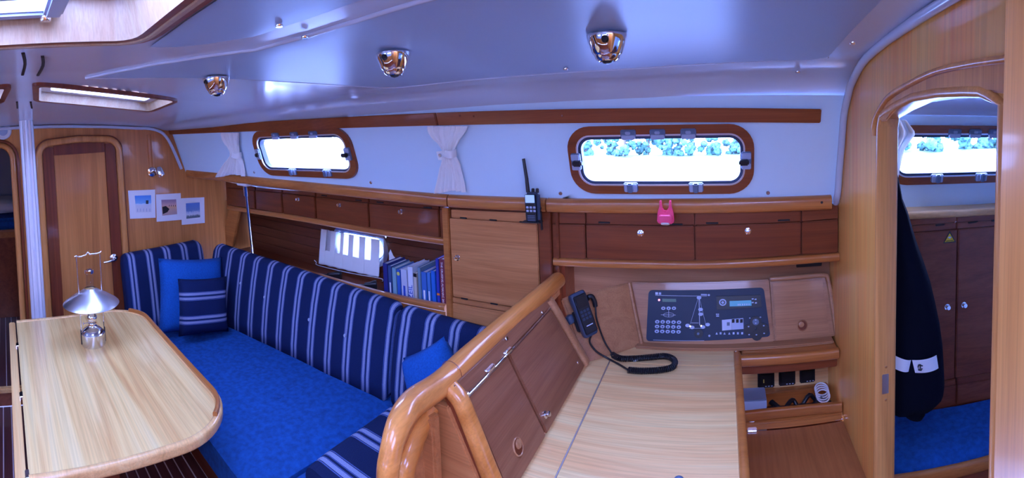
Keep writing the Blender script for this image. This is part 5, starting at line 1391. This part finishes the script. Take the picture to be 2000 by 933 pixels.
for i in range(n+1):
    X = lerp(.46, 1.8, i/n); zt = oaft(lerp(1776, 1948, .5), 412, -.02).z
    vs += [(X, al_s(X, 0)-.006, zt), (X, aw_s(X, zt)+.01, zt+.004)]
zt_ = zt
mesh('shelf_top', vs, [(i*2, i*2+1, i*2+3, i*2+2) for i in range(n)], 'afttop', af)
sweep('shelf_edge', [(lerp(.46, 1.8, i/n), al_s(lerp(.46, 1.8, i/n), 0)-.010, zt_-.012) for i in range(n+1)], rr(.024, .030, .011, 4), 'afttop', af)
# warning sticker
M['warn'] = plain('warning_yellow', (.85, .62, .03), .5)
ws = thing('warning_sticker', 'yellow triangular warning sticker on the aft cabin locker door', 'sticker', oaft(1855, 470, -.019))
def SP(x, y, o_): return oaft(x, y, -.0185-o_)
plate('border', [SP(*q, .0003) for q in ((1855, 450), (1867, 472.5), (1842, 475))], (0, -.0005, 0), 'black', ws, 0)
plate('field', [SP(*q, .001) for q in ((1855, 455), (1864, 470.8), (1845, 472.8))], (0, -.0004, 0), 'warn', ws, 0)
plate('symbol', [SP(*q, .0016) for q in ((1851, 463.5), (1855, 461.5), (1859, 463), (1855, 466))], (0, -.0003, 0), 'line', ws, 0)
plate('caption', [SP(*q, .0016) for q in ((1848, 470), (1862, 468.5), (1862, 469.6), (1848, 471.2))], (0, -.0003, 0), 'black', ws, 0)
# berth
def bf(X): return 1.335-.20*(X-.60)
bt = thing('aft_berth', 'wooden front board of the aft cabin berth below the blue mattress', 'berth', (1.0, 1.3, .1))
vs = [(x, bf(x)-.004, z) for x in (.46, 2.1) for z in (.10, .42)]
plate('front_board', [vs[0], vs[2], vs[3], vs[1]], (0, .02, 0), 'aftlock', bt, .002)
sweep('edge_trim', [(x, bf(x)-.006, .442) for x in (.46, 1.0, 2.1)], rr(.022, .045, .009, 3), 'trimw', bt)
am = thing('berth_mattress', 'blue mattress on the aft cabin berth seen through the right doorway', 'mattress', (1.0, 1.45, .36))
bm = bmesh.new(); G = []; nx, ny = 24, 8
for i in range(nx+1):
    X = lerp(.462, 2.1, i/nx); row = []
    for j in range(ny+1):
        Y = lerp(bf(X)+.006, al_s(X, 0)-.030, j/ny); e = min(1, j/1.2)
        row.append(bm.verts.new((X, Y, .472-.020*(1-e)+.003*noise.noise(Vector((X*8, Y*8, 2))))))
    G.append(row)
for i in range(nx):
    for j in range(ny): bm.faces.new((G[i][j], G[i+1][j], G[i+1][j+1], G[i][j+1]))
lo_ = [bm.verts.new((G[i][0].co.x, G[i][0].co.y, .390)) for i in range(nx+1)]
for i in range(nx): bm.faces.new((G[i][0], lo_[i], lo_[i+1], G[i+1][0]))
bmo('cover', bm, 'denim', am, auto=60)
# curtain beside the aft window
T4 = [osurf(*q, aw_s, -.05) for q in ((1738, 238), (1772, 240), (1752, 350), (1738, 350))]
vs = []; fs = []; n, m_ = 30, 16
for j in range(m_+1):
    v = j/m_; xr = interp(v, [(0, 1768), (.22, 1787), (.5, 1764), (1, 1753)])
    for i in range(n+1):
        u = i/n; P = osurf(lerp(1730, xr, u), lerp(234, 352, v), aw_s, -.03); vs.append(P+Vector((0, -.010*math.sin(u*20+v*2), 0)))
for j in range(m_):
    for i in range(n): a = j*(n+1)+i; fs.append((a, a+1, a+n+2, a+n+1))
tag(mesh('aft_curtain', vs, fs, 'curtain', None, True), 'white curtain drawn to the left edge of the aft cabin window', 'curtain')

# jacket hanging behind the door jamb
jk = thing('hanging_jacket', 'dark navy jacket with white cuff bands hanging in the aft cabin doorway', 'jacket', (.56, 1.3, .68))
sil = [(335, 1749), (360, 1754), (385, 1758), (410, 1768), (440, 1776), (470, 1785), (500, 1796), (540, 1810), (580, 1820), (620, 1829), (660, 1835), (700, 1838), (735, 1840), (750, 1838), (760, 1828)]
vs = []; fs = []; ns = 28
for j, (y, x) in enumerate(sil):
    R_ = oy(x, y, 1.30); xl = .468; xr = R_.x; cx_ = (xl+xr)/2; hw_ = max(.012, (xr-xl)/2); dp_ = .045+.05*min(1, j/6)
    for i in range(ns):
        a = 2*math.pi*i/ns; f_ = 1+.07*math.sin(5*a+j*.5)*(j/len(sil))+.04*math.sin(9*a-j*.3)
        vs.append((cx_+hw_*math.cos(a)*min(1.0, f_ if abs(math.cos(a)) < .85 else 1), 1.30+dp_*math.sin(a)*f_, R_.z))
for j in range(len(sil)-1):
    for i in range(ns): fs.append((j*ns+i, j*ns+(i+1) % ns, (j+1)*ns+(i+1) % ns, (j+1)*ns+i))
fs.append(tuple(range(ns))); fs.append(tuple(range((len(sil)-1)*ns, len(sil)*ns)))
mesh('body', vs, fs, 'navy', jk, True)
sl_ = [(745, 1790, 1.0), (765, 1789, .96), (785, 1788, .9), (803, 1786, .85), (812, 1784, .7), (816, 1783, .4)]
pts = [oy(x, y, 1.265) for y, x, _ in sl_]
sweep('sleeve_end', pts, circ(.042, 16), 'navy', jk, up=(0, 1, 0), scl=[s for *_, s in sl_], ang=80)
def band(name, quad):
    P4 = [oy(*q, 1.196) for q in quad]; vs = []; fs = []
    for i in range(9):
        u = i/8
        for v in (0, 1):
            P = lerp(lerp(P4[0], P4[1], u), lerp(P4[3], P4[2], u), v); vs.append(P+Vector((0, .010*(2*u-1)**2, 0)))
    fs = [(i*2, i*2+1, i*2+3, i*2+2) for i in range(8)]
    return mesh(name, vs, fs, 'whitep', jk, True)
band('cuff_band', ((1750, 697), (1782, 706), (1777, 729), (1748, 722)))
b2 = band('cuff_band', ((1784, 706), (1832, 696), (1836, 722), (1790, 731)))
lg = lambda x, y: oy(x, y, 1.197)
tube('logo_mark', [lg(*q) for q in ((1796, 711), (1793, 716), (1794, 722), (1799, 723), (1801, 719))], .0022, 'black', b2, 6)
tube('logo_mark', [lg(*q) for q in ((1793, 713), (1802, 714))], .002, 'black', b2, 6); tube('logo_mark', [lg(*q) for q in ((1798, 711), (1797, 722))], .0018, 'black', b2, 6)
M['zip'] = plain('zip_pale', (.3, .33, .45), .4)
tube('zip', smoothpath([oy(x-1, y, 1.262) for y, x in sil[3:9]], 3), .0022, 'zip', jk, 6)

# ================================================================== OUTSIDE
TILT = math.radians(4.3)
def outp(x, d, h): return Vector((x, d*math.cos(TILT)+h*math.sin(TILT), -.30-d*math.sin(TILT)+h*math.cos(TILT)))
M['water'] = plain('bright_water', (.50, .74, .95), .4, 0, 0, .25, .8)
M['leaf'] = plain('tree_leaves', (.060, .160, .150), .9, 0, 0, .6, 1.5, var=.9)
M['trunk'] = plain('tree_bark', (.10, .07, .05), .9)
M['bank'] = plain('bank_grass', (.14, .22, .12), .9, 0, 0, 0, 2, var=.4)
struct(mesh('ground_water', [outp(-260, 2.2, 0), outp(200, 2.2, 0), outp(200, 75, 0), outp(-260, 75, 0)], [(0, 1, 2, 3)], 'water'))
struct(mesh('ground_bank', [outp(-260, 70, 0), outp(200, 70, 0), outp(200, 74, .5), outp(-260, 74, .5), outp(-260, 140, 1.0), outp(200, 140, 1.0)], [(0, 1, 2, 3), (3, 2, 5, 4)], 'bank'))
M['sand'] = plain('pale_sand', (.80, .82, .84), .9)
struct(mesh('ground_added_dune', [outp(-260, 68, -.1), outp(-66, 68, -.1), outp(-66, 94, 5.2), outp(-260, 94, 5.2), outp(-260, 125, 5.4), outp(-66, 125, 5.4)], [(0, 1, 2, 3), (3, 2, 5, 4)], 'sand'))  # rise added under the trees, pale so that it blows out white
random.seed(7)
def tree(x, d, hgt, wid, lab, h0=.35):
    base = outp(x, d, h0); t = thing('waterside_tree', lab, 'tree', base, 'trees on the far bank')
    bm = bmesh.new()
    for k in range(16):
        a = random.uniform(0, 6.28); rr_ = random.uniform(0, wid*.46); r = random.uniform(.12, .26)*wid*.62
        c_ = base+Vector((rr_*math.cos(a), rr_*math.sin(a), hgt*random.uniform(.06, .92)*(1-.5*rr_/wid)))
        g = bmesh.ops.create_icosphere(bm, subdivisions=3, radius=r)
        for v in g['verts']:
            n_ = noise.noise(v.co*(2.2/r)+Vector((k*7, x, 0)))+.7*noise.noise(v.co*(6/r)+Vector((k, 3, x)))
            v.co = v.co*(1+.5*n_)+c_
    bmo('crown', bm, 'leaf', t, True)
    tube('trunk', [base-Vector((0, 0, .4)), base+Vector((.1, 0, hgt*.3)), base+Vector((-.05, .1, hgt*.6))], wid*.05, 'trunk', t, 8)
ORD = ['leftmost', 'second from the left', 'third from the left', 'fourth from the left', 'fifth from the left', 'sixth from the left', 'seventh from the left', 'eighth from the left', 'ninth from the left', 'rightmost']
for view, xs, hr_, wr_ in (('the large window', [-23.0+i*3.55 for i in range(9)], (3.0, 4.8), (3.9, 4.6)), ('the smaller window', [-158+i*11 for i in range(6)], (2.4, 3.4), (8, 9.5)), ('the aft cabin window', [30+i*6.6 for i in range(6)], (4.0, 5.2), (6.6, 7.4))):
    for i, x in enumerate(xs):
        dd, hh = (97, 5.2) if 'smaller' in view else (74, .35)
        tree(x, dd+random.uniform(-1, 2), random.uniform(*hr_), random.uniform(*wr_), (ORD[i] if i < len(xs)-1 else 'rightmost')+' tree on the far bank seen through '+view, hh)
